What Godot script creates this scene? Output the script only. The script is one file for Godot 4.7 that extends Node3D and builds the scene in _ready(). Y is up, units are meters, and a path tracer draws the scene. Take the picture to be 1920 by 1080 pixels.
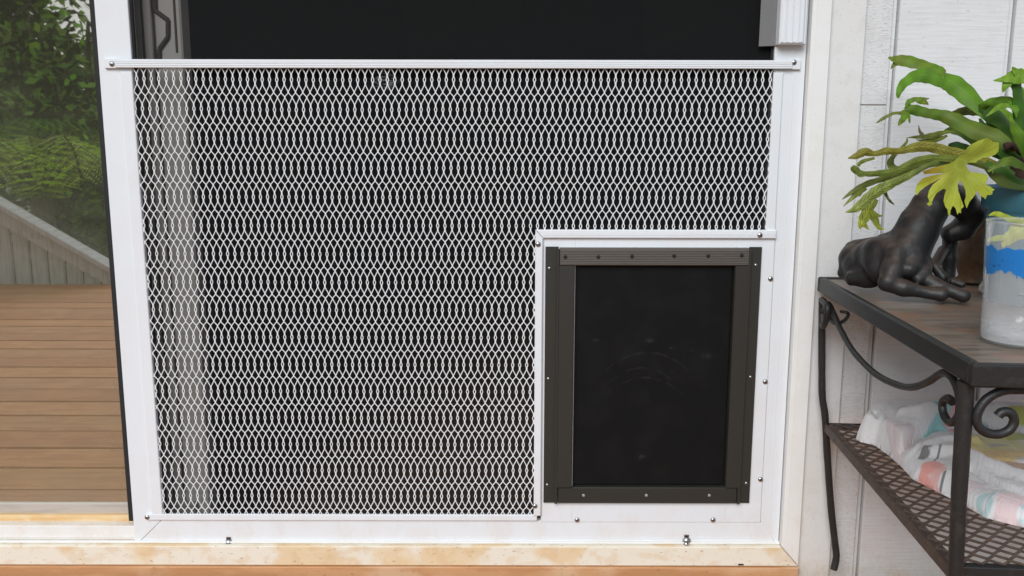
extends Node3D

var M := {}
var rng := RandomNumberGenerator.new()
const TOP := 0.584      # height of the side table
const SHELF := 0.312    # height of its lower shelf


# ---------- nodes ----------
func thing(called: String, label: String, category: String, at := Vector3.ZERO, group := "") -> Node3D:
	var o := Node3D.new()
	o.name = called
	add_child(o, true)
	o.position = at
	o.set_meta("label", label)
	o.set_meta("category", category)
	o.set_meta("kind", "thing")
	if group != "":
		o.set_meta("group", group)
	return o


func structure(called: String) -> Node3D:
	var o := Node3D.new()
	o.name = called
	add_child(o, true)
	o.set_meta("kind", "structure")
	return o


func origin_of(p: Node) -> Vector3:
	return p.position if p.get_parent() == self else Vector3.ZERO


func place(called: String, mesh: Mesh, mat: Material, parent: Node3D, pos := Vector3.ZERO, turn := Basis()) -> MeshInstance3D:
	var o := MeshInstance3D.new()
	o.name = called
	o.mesh = mesh
	o.material_override = mat
	parent.add_child(o, true)
	o.transform = Transform3D(turn, pos - origin_of(parent))
	return o


func part(called: String, s: SurfaceTool, mat: Material, parent: Node3D, label := "") -> MeshInstance3D:
	var o := place(called, s.commit(), mat, parent)
	if label != "":
		o.set_meta("label", label)
	return o


# ---------- geometry ----------
func tool() -> SurfaceTool:
	var s := SurfaceTool.new()
	s.begin(Mesh.PRIMITIVE_TRIANGLES)
	return s


func tri(s: SurfaceTool, a: Vector3, b: Vector3, c: Vector3, n: Vector3) -> void:
	if (b - a).cross(c - a).dot(n) > 0.0:
		var t := b
		b = c
		c = t
	for p in [a, b, c]:
		s.set_normal(n)
		s.add_vertex(p)


func quad(s: SurfaceTool, a: Vector3, b: Vector3, c: Vector3, d: Vector3, out: Vector3) -> void:
	var n := (c - a).cross(d - b).normalized()
	if n.dot(out) < 0.0:
		n = -n
	tri(s, a, b, c, n)
	tri(s, a, c, d, n)


func inset(poly: PackedVector2Array, by: float) -> PackedVector2Array:
	var out := PackedVector2Array()
	var n := poly.size()
	for i in n:
		var e0 := (poly[i] - poly[(i + n - 1) % n]).normalized()
		var e1 := (poly[(i + 1) % n] - poly[i]).normalized()
		var n0 := Vector2(-e0.y, e0.x)
		var n1 := Vector2(-e1.y, e1.x)
		out.append(poly[i] + (n0 + n1) / maxf(0.3, 1.0 + n0.dot(n1)) * by)
	return out


# an outline in x and y, from depth z0 to z1, its front edges chamfered
func prism(s: SurfaceTool, pts: Array, z0: float, z1: float, bev := 0.0, xf := Transform3D()) -> void:
	var poly := PackedVector2Array(pts)
	if Geometry2D.is_polygon_clockwise(poly):
		poly.reverse()
	# Geometry2D counts y down; keep counter-clockwise with y up
	var area := 0.0
	for i in poly.size():
		area += poly[i].cross(poly[(i + 1) % poly.size()])
	if area < 0.0:
		poly.reverse()
	var front := inset(poly, bev) if bev > 0.0 else poly
	var idx := Geometry2D.triangulate_polygon(poly)
	var nf := xf.basis * Vector3(0, 0, 1)
	for i in range(0, idx.size(), 3):
		var f := []
		var b := []
		for k in 3:
			f.append(xf * Vector3(front[idx[i + k]].x, front[idx[i + k]].y, z1))
			b.append(xf * Vector3(poly[idx[i + k]].x, poly[idx[i + k]].y, z0))
		tri(s, f[0], f[1], f[2], nf)
		tri(s, b[0], b[1], b[2], -nf)
	for i in poly.size():
		var j := (i + 1) % poly.size()
		var e := poly[j] - poly[i]
		var o := xf.basis * Vector3(e.y, -e.x, 0)
		var a0 := xf * Vector3(poly[i].x, poly[i].y, z0)
		var a1 := xf * Vector3(poly[j].x, poly[j].y, z0)
		var b0 := xf * Vector3(poly[i].x, poly[i].y, z1 - bev)
		var b1 := xf * Vector3(poly[j].x, poly[j].y, z1 - bev)
		quad(s, a0, a1, b1, b0, o)
		if bev > 0.0:
			quad(s, b0, b1, xf * Vector3(front[j].x, front[j].y, z1), xf * Vector3(front[i].x, front[i].y, z1), o + nf * o.length())


func rect(x0: float, y0: float, x1: float, y1: float) -> Array:
	return [Vector2(x0, y0), Vector2(x1, y0), Vector2(x1, y1), Vector2(x0, y1)]


func slab(s: SurfaceTool, x0: float, y0: float, x1: float, y1: float, z0: float, z1: float, bev := 0.0008) -> void:
	prism(s, rect(x0, y0, x1, y1), z0, z1, bev)


# a box with all edges chamfered
func cbox(s: SurfaceTool, c: Vector3, size: Vector3, bev := 0.002, turn := Basis()) -> void:
	var h := size * 0.5
	for ax in 3:
		var u := (ax + 1) % 3
		var v := (ax + 2) % 3
		for sg in [-1.0, 1.0]:
			var q := []
			for k in [[-1, -1], [1, -1], [1, 1], [-1, 1]]:
				var p := Vector3()
				p[ax] = sg * h[ax]
				p[u] = k[0] * (h[u] - bev)
				p[v] = k[1] * (h[v] - bev)
				q.append(c + turn * p)
			var n := Vector3()
			n[ax] = sg
			quad(s, q[0], q[1], q[2], q[3], turn * n)
			for sv in [-1.0, 1.0]:
				var e := []
				for k in [-1, 1]:
					var p := Vector3()
					p[ax] = sg * h[ax]
					p[u] = sv * (h[u] - bev)
					p[v] = k * (h[v] - bev)
					var r := p
					r[ax] = sg * (h[ax] - bev)
					r[u] = sv * h[u]
					e.append(c + turn * p)
					e.append(c + turn * r)
				var m := Vector3()
				m[ax] = sg
				m[u] = sv
				quad(s, e[0], e[1], e[3], e[2], turn * m)
	for a in [-1.0, 1.0]:
		for b in [-1.0, 1.0]:
			for d in [-1.0, 1.0]:
				var sg := Vector3(a, b, d)
				var k := h - Vector3.ONE * bev
				tri(s, c + turn * (sg * Vector3(h.x, k.y, k.z)), c + turn * (sg * Vector3(k.x, h.y, k.z)), c + turn * (sg * Vector3(k.x, k.y, h.z)), turn * sg.normalized())


func smooth_path(pts: Array, per: int) -> Array:
	var out := []
	var n := pts.size()
	for i in n - 1:
		var p0 = pts[maxi(i - 1, 0)]
		var p1 = pts[i]
		var p2 = pts[i + 1]
		var p3 = pts[mini(i + 2, n - 1)]
		for k in per:
			var t := float(k) / per
			out.append(0.5 * ((2.0 * p1) + (p2 - p0) * t + (2.0 * p0 - 5.0 * p1 + 4.0 * p2 - p3) * t * t + (3.0 * p1 - p0 - 3.0 * p2 + p3) * t * t * t))
	out.append(pts[n - 1])
	return out


func vert(s: SurfaceTool, p: Vector3, n: Vector3) -> void:
	s.set_normal(n)
	s.add_vertex(p)


# a round bar through points; r0 to r1
func tube(s: SurfaceTool, pts: Array, r0: float, r1: float, sides := 10, wob := 0.0) -> void:
	var n := pts.size()
	var rings := []
	var norms := []
	var ref := Vector3(0.31, 0.2, 0.93).normalized()
	for i in n:
		var t: Vector3 = (pts[mini(i + 1, n - 1)] - pts[maxi(i - 1, 0)]).normalized()
		var u := (ref - t * ref.dot(t)).normalized()
		ref = u
		var v := t.cross(u)
		var r := lerpf(r0, r1, float(i) / (n - 1)) * (1.0 + wob * sin(i * 1.7) * cos(i * 0.63))
		var ring := []
		var nn := []
		for k in sides:
			var a := TAU * k / sides
			var d := u * cos(a) + v * sin(a)
			ring.append(pts[i] + d * r)
			nn.append(d)
		rings.append(ring)
		norms.append(nn)
	for i in n - 1:
		for k in sides:
			var j := (k + 1) % sides
			for q in [[i, k], [i + 1, j], [i, j], [i, k], [i + 1, k], [i + 1, j]]:
				vert(s, rings[q[0]][q[1]], norms[q[0]][q[1]])
	for e in [0, n - 1]:
		var d: Vector3 = (pts[e] - pts[1 if e == 0 else n - 2]).normalized()
		for k in sides:
			tri(s, pts[e], rings[e][k], rings[e][(k + 1) % sides], d)


# a turned shape: profile of (radius, height) from the bottom up
func lathe(s: SurfaceTool, c: Vector3, prof: Array, sides := 32, uv := false) -> void:
	for i in prof.size() - 1:
		var a: Vector2 = prof[i]
		var b: Vector2 = prof[i + 1]
		var na := _lathe_n(prof, i)
		var nb := _lathe_n(prof, i + 1)
		for k in sides:
			var t0 := TAU * k / sides
			var t1 := TAU * (k + 1) / sides
			var q := [[a, t0, na, k], [b, t0, nb, k], [b, t1, nb, k + 1], [a, t0, na, k], [b, t1, nb, k + 1], [a, t1, na, k + 1]]
			for e in q:
				var d := Vector3(sin(e[1]), 0, cos(e[1]))
				if uv:
					s.set_uv(Vector2(float(e[3]) / sides, 1.0 - (e[0].y - prof[0].y) / (prof[-1].y - prof[0].y)))
				vert(s, c + d * e[0].x + Vector3(0, e[0].y, 0), (d * e[2].x + Vector3(0, e[2].y, 0)).normalized())


func _lathe_n(prof: Array, i: int) -> Vector2:
	var t: Vector2 = prof[mini(i + 1, prof.size() - 1)] - prof[maxi(i - 1, 0)]
	return Vector2(t.y, -t.x).normalized()


# a leaf: centre line with half widths, cupped cross-section
func blade(s: SurfaceTool, line: Array, tilt: float, cup: float, ca: Color, cb: Color, seed_at: float, vary := 0.25) -> void:
	var pts := smooth_path(line, 7)
	var n := pts.size()
	var rows := []
	var cross := [-1.0, -0.55, 0.0, 0.55, 1.0]
	var length := 0.0
	for i in n:
		var p := Vector3(pts[i].x, pts[i].y, pts[i].z)
		var w: float = maxf(pts[i].w, 0.0004)
		var q0: Vector4 = pts[maxi(i - 1, 0)]
		var q1: Vector4 = pts[mini(i + 1, n - 1)]
		var t := Vector3(q1.x - q0.x, q1.y - q0.y, q1.z - q0.z)
		length += t.length() * 0.5
		t = t.normalized()
		var face := Vector3(-0.1, 0.3, 0.95)
		var u := t.cross(face).normalized()
		u = u.rotated(t, tilt + 0.22 * sin(i * 0.33 + seed_at * 3.1))
		var nn := u.cross(t).normalized()
		var f := float(i) / (n - 1)
		var row := []
		for c in cross:
			var edge := absf(c) * w * (0.07 * sin(i * 0.45 + seed_at * 5.0 + c * 2.0) + 0.02 * sin(i * 1.7 + seed_at))
			var pos: Vector3 = p + u * (c * w * (1.0 + 0.05 * sin(i * 1.1 + seed_at + c * 9.0))) + nn * (cup * w * (0.35 - c * c) + edge * 0.7)
			var col := ca.lerp(cb, clampf(f + 0.18 * sin(i * 0.5 + seed_at * 7.0 + c), 0.0, 1.0))
			col = col * (1.0 + vary * 0.5 * sin(i * 0.77 + c * 1.3 + seed_at * 11.0))
			col.a = 1.0
			row.append([pos, col, Vector2(c * 0.49 + 0.5, length * 9.0 + seed_at)])
		rows.append(row)
	for i in n - 1:
		for k in 4:
			for e in [[i, k], [i, k + 1], [i + 1, k + 1], [i, k], [i + 1, k + 1], [i + 1, k]]:
				var r = rows[e[0]][e[1]]
				s.set_color(r[1])
				s.set_uv(r[2])
				s.set_smooth_group(0)
				s.add_vertex(r[0])


# tapered capsules joined smoothly, meshed with surface nets
func blob(bones: Array, cell: float, k: float, plain_tint := Color(1, 1, 1)) -> ArrayMesh:
	var lo := Vector3.ONE * 1e9
	var hi := Vector3.ONE * -1e9
	for b in bones:
		for e in b:
			var p := Vector3(e.x, e.y, e.z)
			var m: float = e.w + 4.0 * k + 2.0 * cell
			lo = lo.min(p - Vector3.ONE * m)
			hi = hi.max(p + Vector3.ONE * m)
	var nx := int((hi.x - lo.x) / cell) + 2
	var ny := int((hi.y - lo.y) / cell) + 2
	var nz := int((hi.z - lo.z) / cell) + 2
	var f := PackedFloat32Array()
	f.resize(nx * ny * nz)
	for b in bones:
		var a := Vector3(b[0].x, b[0].y, b[0].z)
		var d := Vector3(b[1].x, b[1].y, b[1].z) - a
		var ra: float = b[0].w
		var rb: float = b[1].w
		var m: float = maxf(ra, rb) + 4.0 * k
		var l := (a.min(a + d) - Vector3.ONE * m - lo) / cell
		var h := (a.max(a + d) + Vector3.ONE * m - lo) / cell
		var dd := maxf(d.length_squared(), 1e-9)
		for z in range(maxi(int(l.z), 0), mini(int(h.z) + 1, nz)):
			for y in range(maxi(int(l.y), 0), mini(int(h.y) + 1, ny)):
				for x in range(maxi(int(l.x), 0), mini(int(h.x) + 1, nx)):
					var p := lo + Vector3(x, y, z) * cell - a
					var t := clampf(p.dot(d) / dd, 0.0, 1.0)
					var dist := (p - d * t).length() - lerpf(ra, rb, t)
					if dist < 4.0 * k:
						f[(z * ny + y) * nx + x] += exp(-dist / k)
	for i in f.size():
		f[i] = -k * log(maxf(f[i], 1e-5))
	var ids := PackedInt32Array()
	ids.resize(f.size())
	ids.fill(-1)
	var vs := PackedVector3Array()
	var offs := [0, 1, nx, nx + 1, nx * ny, nx * ny + 1, nx * ny + nx, nx * ny + nx + 1]
	for z in nz - 1:
		for y in ny - 1:
			for x in nx - 1:
				var at := (z * ny + y) * nx + x
				var mask := 0
				for c in 8:
					if f[at + offs[c]] < 0.0:
						mask |= 1 << c
				if mask == 0 or mask == 255:
					continue
				var sum := Vector3()
				var cnt := 0
				for c in 8:
					for bit in [1, 2, 4]:
						if c & bit:
							continue
						var e: int = c | bit
						var v0 := f[at + offs[c]]
						var v1 := f[at + offs[e]]
						if (v0 < 0.0) != (v1 < 0.0):
							var t := v0 / (v0 - v1)
							var pc := Vector3(c & 1, (c >> 1) & 1, (c >> 2) & 1)
							var pe := Vector3(e & 1, (e >> 1) & 1, (e >> 2) & 1)
							sum += pc.lerp(pe, t)
							cnt += 1
				ids[at] = vs.size()
				vs.append(lo + (Vector3(x, y, z) + sum / cnt) * cell)
	var index := PackedInt32Array()
	var step := [1, nx, nx * ny]
	for z in range(1, nz - 1):
		for y in range(1, ny - 1):
			for x in range(1, nx - 1):
				var at := (z * ny + y) * nx + x
				for ax in 3:
					var v0 := f[at]
					var v1 := f[at + step[ax]]
					if (v0 < 0.0) == (v1 < 0.0):
						continue
					var su: int = step[(ax + 1) % 3]
					var sv: int = step[(ax + 2) % 3]
					var q := [ids[at - su - sv], ids[at - sv], ids[at], ids[at - su]]
					if q.min() < 0:
						continue
					if v0 < 0.0:
						index.append_array(PackedInt32Array([q[0], q[2], q[1], q[0], q[3], q[2]]))
					else:
						index.append_array(PackedInt32Array([q[0], q[1], q[2], q[0], q[2], q[3]]))
	var nn := PackedVector3Array()
	nn.resize(vs.size())
	var tint := PackedColorArray()
	tint.resize(vs.size())
	var dustn := FastNoiseLite.new()
	dustn.seed = 5
	dustn.frequency = 45.0
	for i in range(0, index.size(), 3):
		var n := (vs[index[i + 2]] - vs[index[i]]).cross(vs[index[i + 1]] - vs[index[i]])
		for j in 3:
			nn[index[i + j]] += n
	for i in nn.size():
		nn[i] = nn[i].normalized()
		# dust settles on what faces up
		var du := smoothstep(0.25, 0.95, nn[i].y + 0.5 * dustn.get_noise_3dv(vs[i])) * 0.85
		tint[i] = plain_tint.lerp(Color(1.0, 0.72, 0.58), du)
	var arr := []
	arr.resize(Mesh.ARRAY_MAX)
	arr[Mesh.ARRAY_VERTEX] = vs
	arr[Mesh.ARRAY_NORMAL] = nn
	arr[Mesh.ARRAY_COLOR] = tint
	arr[Mesh.ARRAY_INDEX] = index
	var am := ArrayMesh.new()
	am.add_surface_from_arrays(Mesh.PRIMITIVE_TRIANGLES, arr)
	return am


# ---------- textures ----------
func noise_image(w: int, h: int, fx: int, fy: int, sd: int, freq := 0.03, oct := 4) -> Image:
	var n := FastNoiseLite.new()
	n.seed = sd
	n.frequency = freq
	n.fractal_octaves = oct
	var im := n.get_seamless_image(w / fx, h / fy)
	im.convert(Image.FORMAT_L8)
	im.resize(w, h, Image.INTERPOLATE_CUBIC)
	return im


func tex(im: Image) -> ImageTexture:
	return ImageTexture.create_from_image(im)


func soft_blend(v: float, a: float, b: float) -> float:
	return smoothstep(a, b, v)


func lin(r: float, g: float, b: float) -> Color:
	return Color(r, g, b).linear_to_srgb()


# mixes colours by noise layers: [[image, from, to, colour, strength], ...] over a base, all linear
func painted(w: int, h: int, base: Color, layers: Array) -> Image:
	var im := Image.create(w, h, false, Image.FORMAT_RGB8)
	var bytes := []
	for l in layers:
		bytes.append(l[0].get_data())
	for y in h:
		for x in w:
			var c := base
			for i in layers.size():
				var v: float = bytes[i][y * w + x] / 255.0
				var l: Array = layers[i]
				c = c.lerp(l[3], smoothstep(l[1], l[2], v) * l[4])
			im.set_pixel(x, y, c.linear_to_srgb())
	return im


func mat(called: String, c: Color, rough: float, metal := 0.0) -> StandardMaterial3D:
	var m := StandardMaterial3D.new()
	m.resource_name = called
	m.albedo_color = c
	m.roughness = rough
	m.metallic = metal
	M[called] = m
	return m


func world_tex(m: StandardMaterial3D, im: Image, per_metre: float, bump: Image = null, depth := 0.05, offset := Vector3.ZERO) -> StandardMaterial3D:
	m.uv1_triplanar = true
	m.uv1_world_triplanar = true
	m.uv1_triplanar_sharpness = 8.0
	m.uv1_scale = Vector3.ONE * per_metre
	m.uv1_offset = offset
	if im:
		m.albedo_color = Color.WHITE
		m.albedo_texture = tex(im)
	if bump:
		m.heightmap_enabled = true
		m.heightmap_texture = tex(bump)
		m.heightmap_scale = depth
	return m


func build_materials() -> void:
	var soft := noise_image(512, 512, 1, 1, 3, 0.012, 5)
	var fine := noise_image(512, 512, 1, 1, 5, 0.09, 3)
	var flow := noise_image(512, 512, 8, 1, 7, 0.05, 4)      # streaks along x
	var flow2 := noise_image(512, 512, 16, 1, 17, 0.11, 3)
	var fall := noise_image(512, 512, 1, 12, 9, 0.05, 4)     # streaks along y
	var specks := noise_image(512, 512, 1, 1, 23, 0.16, 2)
	var dashes := noise_image(512, 512, 5, 1, 31, 0.2, 2)

	# white aluminium of the screen door
	world_tex(mat("white_metal", Color.WHITE, 0.36), painted(512, 512, Color(0.775, 0.8, 0.835), [[soft, 0.4, 0.85, Color(0.765, 0.78, 0.795), 0.7], [specks, 0.85, 0.95, Color(0.66, 0.65, 0.62), 0.4]]), 1.6, fine, 0.004)
	mat("grille_metal", lin(0.8, 0.82, 0.83), 0.4)
	# brown splash that rain leaves on the foot of the wall
	var splash := Image.create(256, 1024, false, Image.FORMAT_RGBA8)
	var fnb := fine.get_data()
	var sfb := soft.get_data()
	for y in 1024:
		for x in 256:
			var hgt := maxf(0.0, (1023 - y) / 1024.0 * 2.0 - 0.1)
			var v: float = fnb[(y % 512) * 512 + x * 2] / 255.0
			var u: float = sfb[(y % 512) * 512 + x * 2] / 255.0
			var a := exp(-hgt / 0.035) * 0.35 + exp(-hgt / 0.16) * 0.2 * smoothstep(0.35, 0.75, u)
			a += 0.05 * smoothstep(0.6, 0.8, u) * exp(-pow((hgt - 0.75) / 0.12, 2.0))
			var sc := Color(0.62, 0.42, 0.24).linear_to_srgb()
			sc.a = clampf(a * (0.35 + 1.0 * v), 0.0, 0.9)
			splash.set_pixel(x, y, sc)
	var splash_tex := tex(splash)
	# older cream frame
	world_tex(mat("cream_frame", Color.WHITE, 0.5), painted(512, 512, Color(0.83, 0.83, 0.81), [[soft, 0.4, 0.85, Color(0.8, 0.79, 0.755), 0.8], [specks, 0.83, 0.93, Color(0.4, 0.32, 0.25), 0.5]]), 2.3)
	# the stained sill
	var wide := noise_image(1024, 256, 1, 1, 51, 0.0065, 5)
	var wide2 := noise_image(1024, 256, 1, 1, 53, 0.03, 4)
	var wflow := noise_image(1024, 256, 4, 1, 55, 0.03, 4)
	var wspeck := noise_image(1024, 256, 2, 1, 57, 0.17, 2)
	world_tex(mat("stained_sill", Color.WHITE, 0.6), painted(1024, 256, Color(0.82, 0.76, 0.64), [[wide, 0.44, 0.66, Color(0.77, 0.57, 0.33), 0.8], [wide2, 0.5, 0.8, Color(0.66, 0.43, 0.22), 0.3], [wide2, 0.15, 0.4, Color(0.84, 0.8, 0.72), 0.0], [wflow, 0.6, 0.85, Color(0.7, 0.5, 0.3), 0.4], [wspeck, 0.76, 0.88, Color(0.3, 0.2, 0.12), 0.65]]), 3.0)
	M.stained_sill.uv1_scale = Vector3(0.74, 3.1, 3.1)
	M.stained_sill.uv1_offset = Vector3(0.37, 0.1, 0)
	world_tex(mat("rusty_fascia", Color.WHITE, 0.7), painted(1024, 256, Color(0.6, 0.32, 0.15), [[wflow, 0.35, 0.7, Color(0.5, 0.24, 0.1), 0.8], [wide, 0.5, 0.8, Color(0.72, 0.5, 0.32), 0.6], [wspeck, 0.74, 0.87, Color(0.25, 0.12, 0.06), 0.6]]), 3.0)
	M.rusty_fascia.uv1_scale = Vector3(0.6, 3.0, 3.0)
	world_tex(mat("bare_wood_strip", Color.WHITE, 0.6), painted(512, 512, Color(0.74, 0.52, 0.27), [[flow2, 0.35, 0.7, Color(0.66, 0.4, 0.16), 0.7], [soft, 0.5, 0.8, Color(0.78, 0.62, 0.4), 0.6]]), 2.0)
	world_tex(mat("rail_grey", Color.WHITE, 0.5), painted(512, 512, Color(0.5, 0.45, 0.4), [[flow, 0.4, 0.7, Color(0.42, 0.37, 0.33), 0.7]]), 2.0)
	# painted plywood siding and boards
	world_tex(mat("siding", Color.WHITE, 0.62), painted(512, 512, Color(0.735, 0.74, 0.745), [[soft, 0.45, 0.9, Color(0.69, 0.69, 0.69), 0.7], [flow2, 0.62, 0.85, Color(0.66, 0.655, 0.65), 0.5], [dashes, 0.8, 0.9, Color(0.38, 0.35, 0.33), 0.55]]), 2.6, flow2, 0.04)
	world_tex(mat("board_paint", Color.WHITE, 0.6), painted(512, 512, Color(0.75, 0.745, 0.73), [[soft, 0.45, 0.9, Color(0.7, 0.68, 0.655), 0.7], [specks, 0.78, 0.88, Color(0.42, 0.33, 0.25), 0.5], [dashes, 0.82, 0.92, Color(0.42, 0.38, 0.35), 0.45]]), 2.9, fine, 0.02)
	world_tex(mat("rough_siding", Color.WHITE, 0.65), painted(512, 512, Color(0.72, 0.72, 0.72), [[dashes, 0.66, 0.82, Color(0.32, 0.29, 0.28), 0.7], [flow2, 0.55, 0.8, Color(0.62, 0.61, 0.6), 0.6], [soft, 0.5, 0.8, Color(0.66, 0.64, 0.63), 0.6]]), 4.0, dashes, 0.06)
	for k in ["siding", "board_paint", "rough_siding", "cream_frame", "white_metal"]:
		var m: StandardMaterial3D = M[k]
		m.detail_enabled = true
		m.detail_albedo = splash_tex
		m.detail_uv_layer = BaseMaterial3D.DETAIL_UV_2
		m.uv2_triplanar = true
		m.uv2_world_triplanar = true
		m.uv2_triplanar_sharpness = 8.0
		m.uv2_scale = Vector3(2.0, 0.5, 2.0)
		m.uv2_offset = Vector3(0, 0.05, 0)
	# deck
	var wood := painted(512, 512, Color(0.46, 0.205, 0.085), [[flow, 0.3, 0.7, Color(0.39, 0.16, 0.06), 0.8], [flow2, 0.55, 0.8, Color(0.32, 0.125, 0.05), 0.6], [soft, 0.45, 0.8, Color(0.48, 0.23, 0.1), 0.6]])
	var wt := tex(wood)
	for i in 3:
		var w := mat("deck_wood_%d" % i, [Color(1, 1, 1), Color(0.93, 0.9, 0.88), Color(0.96, 0.98, 1.0)][i], 0.75)
		w.metallic_specular = 0.25
		world_tex(w, null, 1.1, null, 0.0, Vector3(0.31 * i, 0.17 * i, 0.23 * i))
		w.albedo_texture = wt
	world_tex(mat("grey_wood", Color.WHITE, 0.8), painted(512, 512, Color(0.58, 0.55, 0.52), [[fall, 0.35, 0.7, Color(0.44, 0.41, 0.38), 0.8], [soft, 0.45, 0.8, Color(0.62, 0.59, 0.55), 0.6]]), 1.7)
	# table
	world_tex(mat("table_top", Color.WHITE, 0.34), painted(512, 512, Color(0.2, 0.15, 0.115), [[flow2, 0.35, 0.7, Color(0.22, 0.185, 0.15), 0.7], [flow, 0.5, 0.75, Color(0.085, 0.075, 0.06), 0.7], [soft, 0.44, 0.72, Color(0.26, 0.14, 0.085), 0.6]]), 2.0, flow2, 0.02)
	world_tex(mat("iron", Color.WHITE, 0.5), painted(512, 512, Color(0.016, 0.0165, 0.0165), [[fine, 0.5, 0.8, Color(0.026, 0.026, 0.025), 0.8], [soft, 0.6, 0.85, Color(0.045, 0.035, 0.028), 0.5]]), 6.0, fine, 0.02)
	world_tex(mat("rusty_iron", Color.WHITE, 0.6), painted(512, 512, Color(0.07, 0.048, 0.038), [[soft, 0.4, 0.75, Color(0.11, 0.07, 0.05), 0.8], [fine, 0.55, 0.8, Color(0.04, 0.03, 0.026), 0.7]]), 6.0, fine, 0.02)
	# dog door
	mat("bronze", lin(0.027, 0.026, 0.0215), 0.5)
	mat("bronze_rib", lin(0.25, 0.235, 0.22), 0.34, 0.7)
	mat("dark_hole", lin(0.008, 0.008, 0.008), 0.8)
	mat("steel", lin(0.45, 0.45, 0.45), 0.28, 1.0)
	mat("pale_rivet", lin(0.42, 0.41, 0.38), 0.4, 0.4)
	mat("black_rubber", lin(0.012, 0.012, 0.013), 0.75)
	mat("insect_mesh", Color(lin(0.0085, 0.0098, 0.0108), 0.48), 0.9).transparency = BaseMaterial3D.TRANSPARENCY_ALPHA
	mat("loose_mesh", lin(0.2, 0.2, 0.2), 0.9)
	var weave := Image.create(64, 64, false, Image.FORMAT_RGB8)
	for y in 64:
		for x in 64:
			var v := 0.24 if (x % 4 < 2) != (y % 4 < 2) else 0.13
			weave.set_pixel(x, y, lin(v, v, v))
	world_tex(M.loose_mesh, weave, 14.0)
	# glass of the fixed window: coated, so it mirrors
	var one := Image.create(4, 4, false, Image.FORMAT_RGB8)
	one.fill(Color.WHITE)
	var g := mat("window_glass", Color(lin(0.97, 0.94, 0.86), 0.74), 0.014, 1.0)
	g.albedo_texture = tex(one)
	g.transparency = BaseMaterial3D.TRANSPARENCY_ALPHA
	var haze := Image.create(256, 512, false, Image.FORMAT_RGBA8)  # haze on the mirrored view, painted in as a dusty film, denser below
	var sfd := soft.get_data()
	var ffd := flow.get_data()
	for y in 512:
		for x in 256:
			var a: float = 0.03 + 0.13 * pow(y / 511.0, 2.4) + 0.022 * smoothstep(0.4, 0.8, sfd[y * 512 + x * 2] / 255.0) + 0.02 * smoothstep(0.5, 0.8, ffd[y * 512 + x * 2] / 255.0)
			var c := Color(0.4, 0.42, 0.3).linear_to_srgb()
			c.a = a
			haze.set_pixel(x, y, c)
	var dm := mat("glass_haze", Color.WHITE, 0.95)
	dm.albedo_texture = tex(haze)
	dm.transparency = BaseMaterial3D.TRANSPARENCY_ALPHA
	mat("inner_glass", lin(0.62, 0.6, 0.54), 0.02, 1.0)
	mat("stile_grey", lin(0.74, 0.71, 0.66), 0.5)
	mat("stile_brown", lin(0.09, 0.07, 0.055), 0.6)
	# inside
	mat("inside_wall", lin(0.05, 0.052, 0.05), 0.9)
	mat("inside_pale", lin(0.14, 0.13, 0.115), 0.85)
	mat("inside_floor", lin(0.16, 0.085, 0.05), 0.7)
	# figures
	world_tex(mat("dark_statue", Color.WHITE, 0.38), painted(512, 512, Color(0.062, 0.059, 0.057), [[soft, 0.55, 0.8, Color(0.1, 0.085, 0.075), 0.6], [fine, 0.58, 0.85, Color(0.11, 0.097, 0.088), 0.6]]), 5.0, soft, 0.1)
	M.dark_statue.roughness = 0.5
	M.dark_statue.vertex_color_use_as_albedo = true
	world_tex(mat("brown_clay", Color.WHITE, 0.6), painted(512, 512, Color(0.12, 0.062, 0.025), [[soft, 0.4, 0.8, Color(0.07, 0.036, 0.016), 0.8]]), 6.0)
	mat("teal_pot", lin(0.03, 0.13, 0.17), 0.4)
	world_tex(mat("white_stone", Color.WHITE, 0.8), painted(512, 512, Color(0.5, 0.47, 0.43), [[fine, 0.5, 0.8, Color(0.35, 0.3, 0.26), 0.8]]), 8.0)
	# plants
	for sp in 2:
		var vein := Image.create(256, 256, false, Image.FORMAT_RGB8)
		var fb := fine.get_data()
		var db := dashes.get_data()
		for y in 256:
			for x in 256:
				var c := Color(0.94, 0.94, 0.94)
				var v := fb[(y * 2) * 512 + x * 2] / 255.0
				c = c.lerp(Color(0.66, 0.7, 0.55), smoothstep(0.4, 0.8, v))
				var au := absf(x / 256.0 - 0.5)
				c = c.lerp(Color(1.25, 1.2, 1.0), 0.55 * (1.0 - smoothstep(0.012, 0.035, au)))
				var lat := absf(fposmod(y / 256.0 * 10.0 + au * 7.0, 1.0) - 0.5)
				c = c.lerp(Color(0.62, 0.68, 0.5), 0.45 * (1.0 - smoothstep(0.03, 0.14, lat)))
				c = c.lerp(Color(0.5, 0.48, 0.35), 0.6 * smoothstep(0.44, 0.5, au))
				if sp == 1:
					var along := fposmod(y / 256.0 * 14.0 + absf(x / 256.0 - 0.5) * 5.0, 1.0)
					var across := absf(x / 256.0 - 0.5)
					var spot := smoothstep(0.6, 0.85, along) * (1.0 - smoothstep(0.9, 1.0, along)) * smoothstep(0.04, 0.1, across) * (1.0 - smoothstep(0.25, 0.36, across))
					c = c.lerp(Color(0.1, 0.035, 0.025), spot * smoothstep(0.35, 0.55, db[((y * 2 + 90) % 512) * 512 + x * 2] / 255.0 + 0.22))
				vein.set_pixel(x, y, c.linear_to_srgb())
		var lm := mat("leaf_spotted" if sp else "leaf", Color.WHITE, 0.5)
		lm.metallic_specular = 0.3
		lm.albedo_texture = tex(vein)
		lm.vertex_color_use_as_albedo = true
		lm.backlight_enabled = true
		lm.backlight = Color(0.3, 0.34, 0.12)
	var gl := mat("garden_leaf", Color.WHITE, 0.8)
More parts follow.
